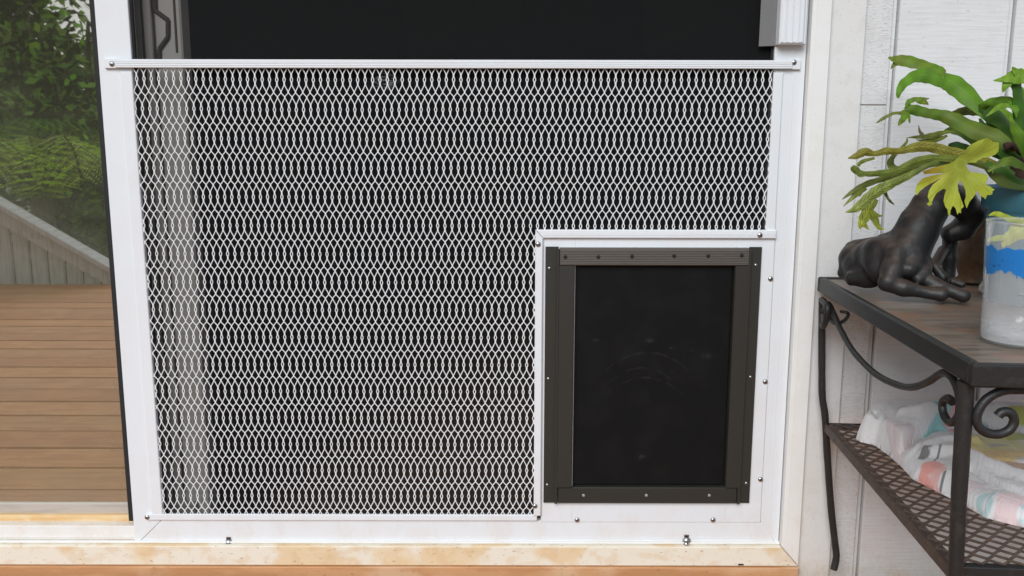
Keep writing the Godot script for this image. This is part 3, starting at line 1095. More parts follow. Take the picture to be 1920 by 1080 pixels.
func flap_image() -> Image:
	var w := 256
	var h := 360
	var im := Image.create(w, h, false, Image.FORMAT_RGB8)
	var n := FastNoiseLite.new()
	n.seed = 77
	n.frequency = 0.012
	var n2 := FastNoiseLite.new()
	n2.seed = 8
	n2.frequency = 0.05
	for y in h:
		for x in w:
			var v := 0.008 + 0.004 * maxf(0.0, n.get_noise_2d(x, y) + 0.1)
			var u := Vector2(x / float(w), y / float(h))
			# faint scratched arcs
			for a in [[0.47, 0.385, 0.27, 1.1], [0.44, 0.455, 0.22, 1.5], [0.46, 0.5, 0.25, 1.2]]:
				var dx: float = u.x - a[0]
				var dy: float = (u.y - a[1] - a[3] * dx * dx) / 0.004
				if absf(dx) < a[2]:
					v += 0.011 * exp(-dy * dy) * clampf(0.4 + 1.6 * n2.get_noise_2d(x, y * 0.5), 0.0, 1.0)
			# pale specks
			for b in [[0.13, 0.33, 0.02], [0.48, 0.33, 0.028], [0.63, 0.365, 0.016], [0.77, 0.375, 0.012], [0.86, 0.4, 0.03], [0.45, 0.87, 0.03]]:
				var q := Vector2((u.x - b[0]) * 1.0, (u.y - b[1]) * 2.6).length()
				v += 0.02 * exp(-pow(q / b[2], 2.0)) * clampf(0.6 + 1.2 * n2.get_noise_2d(x * 3, y * 3), 0.0, 1.0)
			im.set_pixel(x, y, lin(v, v * 1.03, v * 1.08))
	return im


# ---------- side table ----------
func build_table() -> void:
	var bl := Vector3(0.556, TOP, 0.03)
	var fl := Vector3(0.515, TOP, 0.64)
	var ex := Vector3(0.9978, 0, 0.067).normalized()
	var wide := 0.52
	var br := bl + ex * wide
	var fr := fl + ex * wide
	var t := thing("side_table", "black wrought iron side table with dark wood top and mesh shelf", "table", Vector3(0.79, 0, 0.34))
	var ez := (fl - bl).normalized()
	var rot := Basis(ex, Vector3.UP, ez)
	# frame rails of the top
	for e in [[bl, fl, "side_rail"], [br, fr, "side_rail"], [bl, br, "end_rail"], [fl, fr, "end_rail"]]:
		var a: Vector3 = e[0]
		var b: Vector3 = e[1]
		var along := (b - a).normalized()
		var side := Vector3.UP.cross(along).normalized()
		var s := tool()
		var mid := (a + b) * 0.5 + Vector3(0, -0.0135, 0)
		var ln := (b - a).length() + (0.012 if e[2] == "end_rail" else -0.0125)
		cbox(s, mid, Vector3(0.012, 0.027, ln), 0.0025, Basis(side, Vector3.UP, along))
		part(e[2], s, M.iron, t)
	var s := tool()
	var c := (bl + fr) * 0.5
	cbox(s, c + Vector3(0, -0.0098, 0), Vector3(wide - 0.0125, 0.014, (fl - bl).length() - 0.0125), 0.0015, rot)
	part("table_top", s, M.table_top, t)
	# legs
	var back := [Vector3(0.5577, 0.5453, 0.0340), Vector3(0.5598, 0.4963, 0.0340), Vector3(0.5653, 0.4069, 0.0340), Vector3(0.5690, 0.3615, 0.0340), Vector3(0.5761, 0.3260, 0.0340), Vector3(0.5845, 0.2540, 0.0340), Vector3(0.5981, 0.1493, 0.0340), Vector3(0.6108, 0.0746, 0.0340), Vector3(0.6146, 0.0477, 0.0340), Vector3(0.6103, 0.0238, 0.0360)]
	s = tool()
	tube(s, smooth_path(back, 5), 0.0066, 0.0066, 10, 0.04)
	part("leg", s, M.iron, t)
	var fleg := [Vector3(0.5165, 0.5566, 0.6170), Vector3(0.5192, 0.4707, 0.6170), Vector3(0.5212, 0.4055, 0.6170), Vector3(0.5251, 0.3186, 0.6170)]
	var ft: Vector3 = fleg[3]
	fleg.append(ft + Vector3(0.006, -0.17, -0.002))
	fleg.append(Vector3(ft.x - 0.004, 0.002, ft.z + 0.004))
	s = tool()
	tube(s, smooth_path(fleg, 5), 0.0098, 0.0076, 12, 0.03)
	part("leg", s, M.iron, t)
	for o in [back, fleg]:
		var shifted := []
		for p in o:
			var q: Vector3 = p
			shifted.append(Vector3(q.x + wide * 0.965 - 2.0 * (q.x - o[0].x), q.y, q.z + 0.03))
		s = tool()
		tube(s, smooth_path(shifted, 5), 0.008, 0.0072, 10, 0.03)
		part("leg", s, M.iron, t)
	# scrolls under the left rail and under the front rail
	var scrolls := [
		[Vector3(0.5596, 0.5212, 0.0355), Vector3(0.5577, 0.5413, 0.0644), Vector3(0.5552, 0.5297, 0.1019), Vector3(0.5523, 0.5111, 0.1453), Vector3(0.5474, 0.4920, 0.2169), Vector3(0.5408, 0.4839, 0.3162), Vector3(0.5350, 0.4912, 0.4018), Vector3(0.5313, 0.5034, 0.4574), Vector3(0.5280, 0.5245, 0.5060), Vector3(0.5256, 0.5456, 0.5424), Vector3(0.5241, 0.5497, 0.5646), Vector3(0.5228, 0.5439, 0.5835), Vector3(0.5220, 0.5314, 0.5961), Vector3(0.5217, 0.5166, 0.6004), Vector3(0.5222, 0.5022, 0.5919), Vector3(0.5232, 0.4947, 0.5772), Vector3(0.5243, 0.4975, 0.5615), Vector3(0.5248, 0.5070, 0.5533), Vector3(0.5245, 0.5164, 0.5576), Vector3(0.5238, 0.5218, 0.5687), Vector3(0.5231, 0.5205, 0.5794)],
		[Vector3(0.5686, 0.5332, 0.0217), Vector3(0.5665, 0.5130, 0.0527), Vector3(0.5643, 0.5111, 0.0851), Vector3(0.5618, 0.5210, 0.1227), Vector3(0.5600, 0.5356, 0.1488), Vector3(0.5601, 0.5417, 0.1475), Vector3(0.5624, 0.5376, 0.1132)],
		[Vector3(0.5481, 0.5478, 0.0585), Vector3(0.5458, 0.5419, 0.0926), Vector3(0.5459, 0.5208, 0.0907), Vector3(0.5470, 0.5041, 0.0747), Vector3(0.5477, 0.5220, 0.0641)],
		[Vector3(0.6217, 0.5422, 0.6250), Vector3(0.5970, 0.5478, 0.6250), Vector3(0.5757, 0.5490, 0.6250), Vector3(0.5548, 0.5477, 0.6250), Vector3(0.5393, 0.5396, 0.6250), Vector3(0.5307, 0.5276, 0.6250), Vector3(0.5282, 0.5150, 0.6250), Vector3(0.5328, 0.5043, 0.6250), Vector3(0.5425, 0.4980, 0.6250), Vector3(0.5548, 0.4967, 0.6250), Vector3(0.5659, 0.5012, 0.6250), Vector3(0.5711, 0.5101, 0.6250), Vector3(0.5691, 0.5189, 0.6250), Vector3(0.5626, 0.5233, 0.6250), Vector3(0.5554, 0.5220, 0.6250), Vector3(0.5522, 0.5182, 0.6250)],
	]
	var radii := [0.0048, 0.0042, 0.0055, 0.0052]
	for i in scrolls.size():
		s = tool()
		tube(s, smooth_path(scrolls[i], 6), radii[i], radii[i] * (1.05 if i != 1 else 0.6), 10, 0.04)
		part("scroll", s, M.iron, t)
	# lower shelf: angle rails and a sheet of expanded steel
	var a0 := Vector3(0.577, SHELF, 0.035)
	var a1 := Vector3(0.537, SHELF, 0.582)
	var w2 := 0.47
	for e in [[a0, a1, 0.016], [a0 + ex * w2, a1 + ex * w2, 0.016], [a0, a0 + ex * w2, 0.012], [a1, a1 + ex * w2, 0.012]]:
		var a: Vector3 = e[0]
		var b: Vector3 = e[1]
		var along := (b - a).normalized()
		var side := Vector3.UP.cross(along).normalized()
		var hgt: float = e[2]
		s = tool()
		cbox(s, (a + b) * 0.5 + Vector3(0, -hgt * 0.5 + 0.001, 0), Vector3(0.004, hgt, (b - a).length() + (0.004 if hgt < 0.015 else -0.0045)), 0.001, Basis(side, Vector3.UP, along))
		cbox(s, (a + b) * 0.5 + ((c - a).dot(side) * side).normalized() * 0.009 + Vector3(0, -0.0025, 0), Vector3(0.014, 0.003, (b - a).length() - 0.024), 0.0008, Basis(side, Vector3.UP, along))
		part("shelf_rail", s, M.rusty_iron if hgt > 0.015 else M.iron, t)
	s = tool()
	var ax := (a1 - a0).normalized()
	var deep := (a1 - a0).length() - 0.01
	var px := 0.026
	var pz := 0.0142
	var r := 0
	var v := 0.006
	while v < deep:
		var u := 0.004
		var k := 0
		while u < w2 - 0.004:
			var up := (k + r) % 2 == 0
			var p := a0 + ex * u + ax * (v + (pz * 0.5 - 0.0016 if up else -pz * 0.5 + 0.0016))
			var q := a0 + ex * (u + px * 0.5) + ax * (v + (-pz * 0.5 + 0.0016 if up else pz * 0.5 - 0.0016))
			_shelf_strand(s, p, q)
			u += px * 0.5
			k += 1
		v += pz
		r += 1
	part("mesh_shelf", s, M.rusty_iron, t)


func _shelf_strand(s: SurfaceTool, a: Vector3, b: Vector3) -> void:
	var t := (b - a).normalized()
	var n := Vector3.UP.cross(t) * 0.0012
	a -= t * 0.0012
	b += t * 0.0012
	var up := Vector3(0, 0.0008, 0)
	var p := [a + n + up, b + n + up, b - n - up, a - n - up]
	quad(s, p[0], p[1], p[2], p[3], Vector3.UP)
	var dn := Vector3(0, -0.0012, 0)
	quad(s, p[0], p[1], p[1] + dn, p[0] + dn, n)
	quad(s, p[3], p[2], p[2] + dn, p[3] + dn, -n)


# ---------- blanket ----------
func _seg(p: Vector2, a: Vector2, b: Vector2) -> float:
	var d := b - a
	var t := clampf((p - a).dot(d) / maxf(d.length_squared(), 1e-9), 0.0, 1.0)
	return (p - a - d * t).length()


func _line(p: Vector2, pts: Array) -> float:
	var best := 1e9
	for i in pts.size() - 1:
		best = minf(best, _seg(p, pts[i], pts[i + 1]))
	return best


func _nearest(p: Vector2, pts: Array) -> Vector2:
	var best := 1e9
	var out := p
	for i in pts.size() - 1:
		var q := Geometry2D.get_closest_point_to_segment(p, pts[i], pts[i + 1])
		if q.distance_to(p) < best:
			best = q.distance_to(p)
			out = q
	return out


# where a point of the cloth lies on the flat print
func _cloth(p: Vector3) -> Vector2:
	return Vector2(p.x - 0.6 * (p.y - SHELF), p.z + 0.8 * (p.y - SHELF))


func flat(p: Vector3) -> Vector2:
	return Vector2(p.x, p.z)


func build_blanket() -> void:
	var outline := [flat(Vector3(0.5991, 0.3300, 0.1233)), flat(Vector3(0.6013, 0.3180, 0.1387)), flat(Vector3(0.6189, 0.3160, 0.1544)), flat(Vector3(0.6221, 0.3160, 0.2005)), flat(Vector3(0.6210, 0.3160, 0.2532)), flat(Vector3(0.6156, 0.3160, 0.3066)), flat(Vector3(0.6274, 0.3160, 0.3440)), flat(Vector3(0.6403, 0.3160, 0.3851)), flat(Vector3(0.6546, 0.3160, 0.4448)), flat(Vector3(0.6887, 0.3160, 0.4749)), Vector2(0.72, 0.53), Vector2(0.86, 0.5), Vector2(0.98, 0.42), Vector2(0.99, 0.1), Vector2(0.9, 0.045), Vector2(0.72, 0.04), flat(Vector3(0.6687, 0.3400, 0.0519)), flat(Vector3(0.6357, 0.3350, 0.0676))]
	var poly := PackedVector2Array(outline)
	var lo := Vector2(0.56, 0.02)
	var size := Vector2(0.45, 0.54)
	# where the upper fold ends and creases run
	var fold := [flat(Vector3(0.5890, 0.3300, 0.2036)), flat(Vector3(0.6133, 0.3300, 0.2086)), flat(Vector3(0.6288, 0.3350, 0.2321)), flat(Vector3(0.6726, 0.3350, 0.1966)), flat(Vector3(0.7290, 0.3350, 0.1566)), flat(Vector3(0.7825, 0.3350, 0.1370)), flat(Vector3(0.8268, 0.3350, 0.1533)), flat(Vector3(0.8747, 0.3350, 0.1799))]
	var creases := [
		[[flat(Vector3(0.6064, 0.3400, 0.1357)), flat(Vector3(0.6079, 0.3400, 0.1770)), flat(Vector3(0.6067, 0.3400, 0.2058))], 0.004, -0.009],
		[[flat(Vector3(0.6320, 0.3600, 0.1145)), flat(Vector3(0.6192, 0.3500, 0.1652)), flat(Vector3(0.6223, 0.3400, 0.1769))], 0.006, -0.007],
		[[flat(Vector3(0.6650, 0.3550, 0.1460)), flat(Vector3(0.6842, 0.3500, 0.1648)), flat(Vector3(0.7265, 0.3500, 0.1590))], 0.01, 0.007],
		[[flat(Vector3(0.6352, 0.3550, 0.1519)), flat(Vector3(0.6906, 0.3600, 0.1082)), flat(Vector3(0.7647, 0.3600, 0.0704))], 0.006, -0.006],
		[[flat(Vector3(0.6267, 0.3400, 0.2555)), flat(Vector3(0.6942, 0.3400, 0.2207)), flat(Vector3(0.7498, 0.3400, 0.2304))], 0.008, 0.006],
		[[flat(Vector3(0.6519, 0.3400, 0.2649)), flat(Vector3(0.6912, 0.3400, 0.2788)), flat(Vector3(0.7126, 0.3400, 0.3322)), flat(Vector3(0.7466, 0.3400, 0.3837))], 0.012, 0.009],
		[[flat(Vector3(0.6885, 0.3400, 0.3323)), flat(Vector3(0.7003, 0.3400, 0.3839)), flat(Vector3(0.7187, 0.3400, 0.4315))], 0.007, -0.009],
		[[flat(Vector3(0.7189, 0.3400, 0.2404)), flat(Vector3(0.7421, 0.3400, 0.2923)), flat(Vector3(0.7869, 0.3400, 0.3145))], 0.006, -0.006],
	]
	var n := FastNoiseLite.new()
	n.seed = 41
	n.frequency = 11.0
	n.fractal_octaves = 3
	var fuzz := FastNoiseLite.new()
	fuzz.seed = 42
	fuzz.frequency = 160.0
	fuzz.fractal_octaves = 2
	var nu := 190
	var nv := 200
	var ring := outline.duplicate()
	ring.append(outline[0])
	var hgt := PackedFloat32Array()
	hgt.resize((nu + 1) * (nv + 1))
	var at := PackedVector2Array()
	at.resize(hgt.size())
	for j in nv + 1:
		for i in nu + 1:
			var p := lo + Vector2(size.x * i / nu, size.y * j / nv)
			var e := _line(p, ring)
			at[j * (nu + 1) + i] = p
			if not Geometry2D.is_point_in_polygon(p, poly):
				hgt[j * (nu + 1) + i] = -1.0
				if e < 0.0037:
					hgt[j * (nu + 1) + i] = 0.0004
					at[j * (nu + 1) + i] = _nearest(p, ring)
				continue
			var q := clampf(e / 0.03, 0.0, 1.0)
			var base := 0.026 * sqrt(1.0 - (1.0 - q) * (1.0 - q)) + 0.006 * smoothstep(0.02, 0.09, e)
			# behind the fold line the cloth is doubled
			var fd := _line(p, fold)
			var behind := _behind(p, fold)
			if behind:
				var b := clampf(fd / 0.016, 0.0, 1.0)
				base += (0.026 + 0.012 * smoothstep(0.03, 0.1, e)) * sqrt(1.0 - (1.0 - b) * (1.0 - b)) * clampf(e / 0.012, 0.0, 1.0)
			else:
				base -= 0.004 * exp(-pow(fd / 0.006, 2.0))
			for c in creases:
				base += 1.7 * c[2] * exp(-pow(_line(p, c[0]) / (c[1] * 0.8), 2.0)) * q
			base += (0.006 * n.get_noise_2d(p.x, p.y) + 0.0011 * fuzz.get_noise_2d(p.x, p.y)) * q
			hgt[j * (nu + 1) + i] = maxf(base, 0.0005)
	var s := tool()
	for j in nv:
		for i in nu:
			var ok := true
			for k in [[0, 0], [1, 0], [1, 1], [0, 1]]:
				if hgt[(j + k[1]) * (nu + 1) + i + k[0]] < 0.0:
					ok = false
			if not ok:
				continue
			for k in [[0, 0], [1, 0], [1, 1], [0, 0], [1, 1], [0, 1]]:
				var a: int = i + k[0]
				var b: int = j + k[1]
				s.set_smooth_group(0)
				s.set_uv((_cloth(Vector3(at[b * (nu + 1) + a].x, SHELF + hgt[b * (nu + 1) + a], at[b * (nu + 1) + a].y)) - lo) / size)
				s.add_vertex(Vector3(at[b * (nu + 1) + a].x, SHELF + 0.001 + hgt[b * (nu + 1) + a], at[b * (nu + 1) + a].y))
			for k in [[0, 0], [1, 1], [1, 0], [0, 0], [0, 1], [1, 1]]:
				var a: int = i + k[0]
				var b: int = j + k[1]
				s.set_smooth_group(1)
				s.set_uv(Vector2(float(a) / nu, float(b) / nv))
				s.add_vertex(Vector3(at[b * (nu + 1) + a].x, SHELF + 0.0012, at[b * (nu + 1) + a].y))
	s.generate_normals()
	# the print
	var w := 768
	var im := Image.create(w, w, false, Image.FORMAT_RGB8)
	var blots := [
		[Vector3(0.6977, 0.3350, 0.1809), 0.034, 0.011, -0.25, Color(0.3, 0.62, 0.62)],
		[Vector3(0.6514, 0.3400, 0.3741), 0.035, 0.014, 0.3, Color(0.74, 0.62, 0.64)],
		[Vector3(0.6503, 0.3700, 0.1970), 0.04, 0.016, 0.2, Color(0.74, 0.66, 0.66)],
		[Vector3(0.7387, 0.3350, 0.1700), 0.02, 0.008, 0.0, Color(0.72, 0.42, 0.45)],
		[Vector3(0.7656, 0.3500, 0.2628), 0.06, 0.032, 0.05, Color(0.76, 0.56, 0.24)],
		[Vector3(0.7556, 0.3450, 0.3188), 0.04, 0.022, 0.1, Color(0.74, 0.52, 0.3)],
		[Vector3(0.7738, 0.3450, 0.3361), 0.04, 0.025, 0.1, Color(0.68, 0.46, 0.36)],
		[Vector3(0.7901, 0.3750, 0.1976), 0.06, 0.045, 0.0, Color(0.72, 0.66, 0.28)],
		[Vector3(0.8500, 0.3600, 0.1798), 0.03, 0.02, 0.0, Color(0.5, 0.52, 0.1)],
		[Vector3(0.8198, 0.3600, 0.1195), 0.012, 0.018, 0.3, Color(0.35, 0.52, 0.6)],
		[Vector3(0.7780, 0.3450, 0.2441), 0.018, 0.008, 0.0, Color(0.5, 0.48, 0.46)],
		[Vector3(0.7264, 0.3450, 0.3055), 0.03, 0.008, 0.1, Color(0.72, 0.52, 0.58)],
		[Vector3(0.6365, 0.3350, 0.2147), 0.026, 0.007, 0.4, Color(0.72, 0.6, 0.62)],
		[Vector3(0.6200, 0.3350, 0.1917), 0.02, 0.006, 0.6, Color(0.7, 0.6, 0.6)],
		[Vector3(0.6414, 0.3300, 0.2803), 0.012, 0.008, -0.6, Color(0.16, 0.155, 0.15)],
		[Vector3(0.6336, 0.3250, 0.3225), 0.009, 0.016, -0.5, Color(0.8, 0.32, 0.27)],
		[Vector3(0.6335, 0.3250, 0.3413), 0.007, 0.009, -0.5, Color(0.78, 0.42, 0.38)],
		[Vector3(0.6470, 0.3250, 0.4226), 0.02, 0.006, 0.3, Color(0.45, 0.62, 0.62)],
		[Vector3(0.6819, 0.3250, 0.4508), 0.02, 0.014, 0.3, Color(0.76, 0.58, 0.58)],
	]
	var strokes := [[Vector3(0.6437, 0.3300, 0.3071), Vector3(0.6667, 0.3300, 0.2779), 0.0016], [Vector3(0.6313, 0.3280, 0.3487), Vector3(0.6319, 0.3280, 0.3589), 0.002], [Vector3(0.6319, 0.3280, 0.3589), Vector3(0.6392, 0.3280, 0.3487), 0.002]]
	var wn := FastNoiseLite.new()
	wn.seed = 6
	wn.frequency = 0.033
	for y in w:
		for x in w:
			var p := lo + Vector2(size.x * x / w, size.y * y / w)
			var jig := Vector2(wn.get_noise_2d(x, y), wn.get_noise_2d(x + 99, y)) * 0.005
			var c := Color(0.72, 0.7, 0.7).lerp(Color(0.8, 0.79, 0.79), 0.5 + 0.5 * wn.get_noise_2d(x * 0.3, y * 0.3))
			for b in blots:
				var v := (p + jig - _cloth(b[0])).rotated(-b[3])
				var r := Vector2(v.x / b[1], v.y / b[2]).length()
				c = c.lerp(b[4], 0.9 * (1.0 - smoothstep(0.84, 1.1, r)))
			var ringd := absf(((p - _cloth(Vector3(0.6817, 0.3250, 0.4474))) / Vector2(0.026, 0.02)).length() - 1.0)
			c = c.lerp(Color(0.4, 0.6, 0.62), 0.8 * (1.0 - smoothstep(0.1, 0.2, ringd)) * clampf(0.6 + 2.0 * wn.get_noise_2d(x * 2, y * 2), 0.0, 1.0))
			for k in strokes:
				c = c.lerp(Color(0.14, 0.14, 0.14), 0.85 * (1.0 - smoothstep(k[2] * 0.7, k[2] * 1.3, _seg(p, _cloth(k[0]), _cloth(k[1])))))
			im.set_pixel(x, y, c.linear_to_srgb())
	var m := mat("blanket_print", Color.WHITE, 0.95)
	m.albedo_texture = tex(im)
	m.rim_enabled = true
	m.rim = 0.5
	m.heightmap_enabled = true
	m.heightmap_texture = tex(noise_image(512, 512, 1, 1, 61, 0.22, 2))
	m.heightmap_scale = 0.1
	var t := thing("baby_blanket", "crumpled white fleece blanket with pastel print lying on the mesh shelf", "blanket", Vector3(0.78, SHELF, 0.28))
	part("folded_cloth", s, m, t)


func _behind(p: Vector2, fold: Array) -> bool:
	# further from the viewer than the fold line
	var last := fold.size() - 1
	for i in last:
		if p.x >= fold[i].x and p.x < fold[i + 1].x:
			return p.y < lerpf(fold[i].y, fold[i + 1].y, (p.x - fold[i].x) / (fold[i + 1].x - fold[i].x))
	return p.y < (fold[0].y if p.x < fold[0].x else fold[last].y)


# ---------- statue ----------
func build_statue() -> void:
	var t := thing("horse_statue", "dark brown statue of a lying horse with lowered head on the table", "statue", Vector3(0.6274, 0.5840, 0.1719))
	var bones := [
		# trunk
		[Vector4(0.5842, 0.6390, 0.1700, 0.0295), Vector4(0.5941, 0.6397, 0.2000, 0.0348)],
		[Vector4(0.5941, 0.6397, 0.2000, 0.0348), Vector4(0.6107, 0.6407, 0.2200, 0.0343)],
		[Vector4(0.6107, 0.6407, 0.2200, 0.0343), Vector4(0.6223, 0.6335, 0.2400, 0.0215)],
		[Vector4(0.5785, 0.6503, 0.1200, 0.0116), Vector4(0.6006, 0.6605, 0.1600, 0.0122)],
		# haunch
		[Vector4(0.5724, 0.6318, 0.1300, 0.0241), Vector4(0.5795, 0.6203, 0.1500, 0.0299)],
		[Vector4(0.5795, 0.6203, 0.1500, 0.0299), Vector4(0.5783, 0.6124, 0.1850, 0.0207)],
		[Vector4(0.5765, 0.6088, 0.1900, 0.0154), Vector4(0.5553, 0.6047, 0.1700, 0.0113)],
		[Vector4(0.5609, 0.6050, 0.1200, 0.0054), Vector4(0.5639, 0.5984, 0.1300, 0.0063)],
		# shoulder muscle
		[Vector4(0.5968, 0.6495, 0.2350, 0.0198), Vector4(0.5837, 0.6283, 0.2500, 0.0164)],
		[Vector4(0.5837, 0.6283, 0.2500, 0.0164), Vector4(0.5731, 0.6153, 0.2620, 0.0122)],
		# neck
		[Vector4(0.6180, 0.6542, 0.2200, 0.0342), Vector4(0.6381, 0.6901, 0.2100, 0.0310)],
		[Vector4(0.6381, 0.6901, 0.2100, 0.0310), Vector4(0.6587, 0.7212, 0.2000, 0.0277)],
		[Vector4(0.6587, 0.7212, 0.2000, 0.0277), Vector4(0.6817, 0.7440, 0.1900, 0.0219)],
		# mane, ridge of the back, tail
		[Vector4(0.6640, 0.7541, 0.1900, 0.0067), Vector4(0.6391, 0.7345, 0.2000, 0.0067)],
		[Vector4(0.6391, 0.7345, 0.2000, 0.0067), Vector4(0.6203, 0.7098, 0.2050, 0.0067)],
		[Vector4(0.6203, 0.7098, 0.2050, 0.0067), Vector4(0.6034, 0.6833, 0.2100, 0.0059)],
		[Vector4(0.6034, 0.6833, 0.2100, 0.0050), Vector4(0.5975, 0.6704, 0.1700, 0.0060)],
		[Vector4(0.5678, 0.6503, 0.1200, 0.0072), Vector4(0.5584, 0.6304, 0.1200, 0.0063)],
		[Vector4(0.5584, 0.6304, 0.1200, 0.0063), Vector4(0.5544, 0.6065, 0.1300, 0.0072)],
		[Vector4(0.5544, 0.6065, 0.1300, 0.0072), Vector4(0.5598, 0.5970, 0.1550, 0.0062)],
		[Vector4(0.5598, 0.5970, 0.1550, 0.0062), Vector4(0.5688, 0.5966, 0.1900, 0.0043)],
		# rib cage and elbow
		[Vector4(0.5812, 0.6533, 0.2000, 0.0220), Vector4(0.5804, 0.6256, 0.2150, 0.0210)],
		[Vector4(0.6075, 0.6316, 0.2550, 0.0131), Vector4(0.6205, 0.6475, 0.2450, 0.0115)],
		# head
		[Vector4(0.6817, 0.7440, 0.1900, 0.0219), Vector4(0.7150, 0.7299, 0.1800, 0.0230)],
		[Vector4(0.7150, 0.7299, 0.1800, 0.0230), Vector4(0.7424, 0.7104, 0.1700, 0.0198)],
		[Vector4(0.7424, 0.7104, 0.1700, 0.0198), Vector4(0.7343, 0.6852, 0.1600, 0.0182)],
		[Vector4(0.7343, 0.6852, 0.1600, 0.0182), Vector4(0.7142, 0.6765, 0.1600, 0.0148)],
		[Vector4(0.7543, 0.7121, 0.1700, 0.0103), Vector4(0.7597, 0.7001, 0.1700, 0.0086)],
		# near foreleg, folded
		[Vector4(0.5702, 0.6095, 0.2620, 0.0106), Vector4(0.5956, 0.6048, 0.2680, 0.0122)],
		[Vector4(0.5956, 0.6048, 0.2680, 0.0122), Vector4(0.6276, 0.5990, 0.2770, 0.0081)],
		[Vector4(0.6276, 0.5990, 0.2770, 0.0073), Vector4(0.6351, 0.5979, 0.2800, 0.0064)],
		[Vector4(0.6379, 0.5981, 0.2810, 0.0088), Vector4(0.6454, 0.5970, 0.2840, 0.0104)],
		# far foreleg
		[Vector4(0.6206, 0.6184, 0.2500, 0.0107), Vector4(0.6401, 0.6121, 0.2620, 0.0090)],
		[Vector4(0.6401, 0.6121, 0.2620, 0.0114), Vector4(0.6613, 0.6029, 0.2800, 0.0080)],
		[Vector4(0.6613, 0.6029, 0.2800, 0.0072), Vector4(0.6676, 0.5995, 0.2840, 0.0064)],
		[Vector4(0.6696, 0.5989, 0.2850, 0.0088), Vector4(0.6771, 0.5962, 0.2880, 0.0104)],
		# hind hoof in front of the chest
		[Vector4(0.6432, 0.6402, 0.2400, 0.0082), Vector4(0.6323, 0.6275, 0.2550, 0.0082)],
		[Vector4(0.6323, 0.6275, 0.2550, 0.0082), Vector4(0.6201, 0.6170, 0.2620, 0.0073)],
		[Vector4(0.6634, 0.6307, 0.2200, 0.0075), Vector4(0.6732, 0.6153, 0.2300, 0.0075)],
		[Vector4(0.7041, 0.6037, 0.2000, 0.0068), Vector4(0.7147, 0.6002, 0.2100, 0.0051)],
		# the second, upright leg under the head
		[Vector4(0.7249, 0.6673, 0.1400, 0.0123), Vector4(0.7259, 0.6352, 0.1400, 0.0115)],
		[Vector4(0.7259, 0.6352, 0.1400, 0.0115), Vector4(0.7270, 0.6012, 0.1400, 0.0107)],
		[Vector4(0.7094, 0.6472, 0.1500, 0.0088), Vector4(0.6828, 0.6266, 0.1800, 0.0086)],
	]
	var o := place("horse_body", blob(bones, 0.0021, 0.0021, Color(0.2, 0.2, 0.2)), M.dark_statue, t)
	o.position = -t.position


func build_vase() -> void:
	var base: Vector3 = Vector3(0.7967, 0.5840, 0.0839)
	var t := thing("brown_vase", "small round brown clay vase on the table behind the horse statue", "vase", base)
	var s := tool()
	lathe(s, base, [Vector2(0.001, 0.0), Vector2(0.026, 0.0), Vector2(0.0275, 0.004), Vector2(0.022, 0.011), Vector2(0.026, 0.024), Vector2(0.031, 0.044), Vector2(0.029, 0.062), Vector2(0.021, 0.08), Vector2(0.019, 0.092), Vector2(0.024, 0.112), Vector2(0.026, 0.118), Vector2(0.0225, 0.118), Vector2(0.018, 0.1), Vector2(0.001, 0.09)], 40)
	part("vase_body", s, M.brown_clay, t)


func build_stone() -> void:
	var p: Vector3 = Vector3(0.7674, 0.5840, 0.1856)
	var t := thing("white_pebble", "small rough white pebble on the table beside the drinking glass", "pebble", p)
	var sc := 0.011
	var o := place("pebble_body", blob([[Vector4(p.x, p.y + sc * 0.8, p.z, sc), Vector4(p.x + 0.004, p.y + sc * 1.9, p.z - 0.004, sc * 0.55)], [Vector4(p.x - 0.006, p.y + 0.004, p.z, 0.005), Vector4(p.x + 0.01, p.y + 0.005, p.z, 0.006)]], 0.0015, 0.002), M.white_stone, t)
	o.position = -t.position


# ---------- plant ----------
func frond(t: Node3D, blades: Array, spotted := false, teeth := 0) -> void:
	var s := tool()
	var all := blades.duplicate()
	# ragged ends: short teeth that leave a lobe near its tip
	for b in blades:
		var line: Array = b[0]
		if teeth == 0 or line.size() < 4:
			continue
		for k in teeth:
			var a: Vector4 = line[line.size() - 2 - k / 2]
			var z: Vector4 = line[line.size() - 1 - k / 2]
			var p := Vector3(a.x, a.y, a.z).lerp(Vector3(z.x, z.y, z.z), 0.25)
			var d := (Vector3(z.x, z.y, z.z) - Vector3(a.x, a.y, a.z)).normalized().rotated(Vector3(-0.1, 0.2, 0.97).normalized(), (0.75 if k % 2 == 0 else -0.75) + rng.randf_range(-0.25, 0.25))
			var w: float = maxf(a.w, 0.003)
			var l := w * rng.randf_range(1.2, 1.8)
			var q := p + d * l * 0.6
			var e := p + d * l + Vector3(0, -0.002, 0)
			all.append([[Vector4(p.x, p.y, p.z, w * 0.45), Vector4(q.x, q.y, q.z, w * 0.26), Vector4(e.x, e.y, e.z, 0.0004)], 0.0, 0.2, b[4], b[4]])
	for b in all:
		blade(s, b[0], b[1], b[2], b[3], b[4], rng.randf())
	s.generate_normals()
	part("frond", s, M.leaf_spotted if spotted else M.leaf, t)


func _antler(p: Vector2, hub: Vector2, curl: FastNoiseLite) -> Vector3:
	var d := p - hub
	var rad := d.length()
	# stalk runs back to the heart, lobes arch forward and then droop; each lobe is keeled
	var z := 0.384 - 0.9 * pow(maxf(0.0, d.x), 1.15) * smoothstep(-0.03, 0.01, d.y) + 0.2 * smoothstep(0.0, 0.04, rad) * rad - 2.4 * rad * rad * smoothstep(0.0, -0.03, d.y)
	z += 0.0022 * cos(d.angle() * 2.6 * TAU * 0.5) * smoothstep(0.008, 0.03, rad) + 0.0035 * curl.get_noise_2d(p.x, p.y)
	return Vector3(p.x, p.y, z)


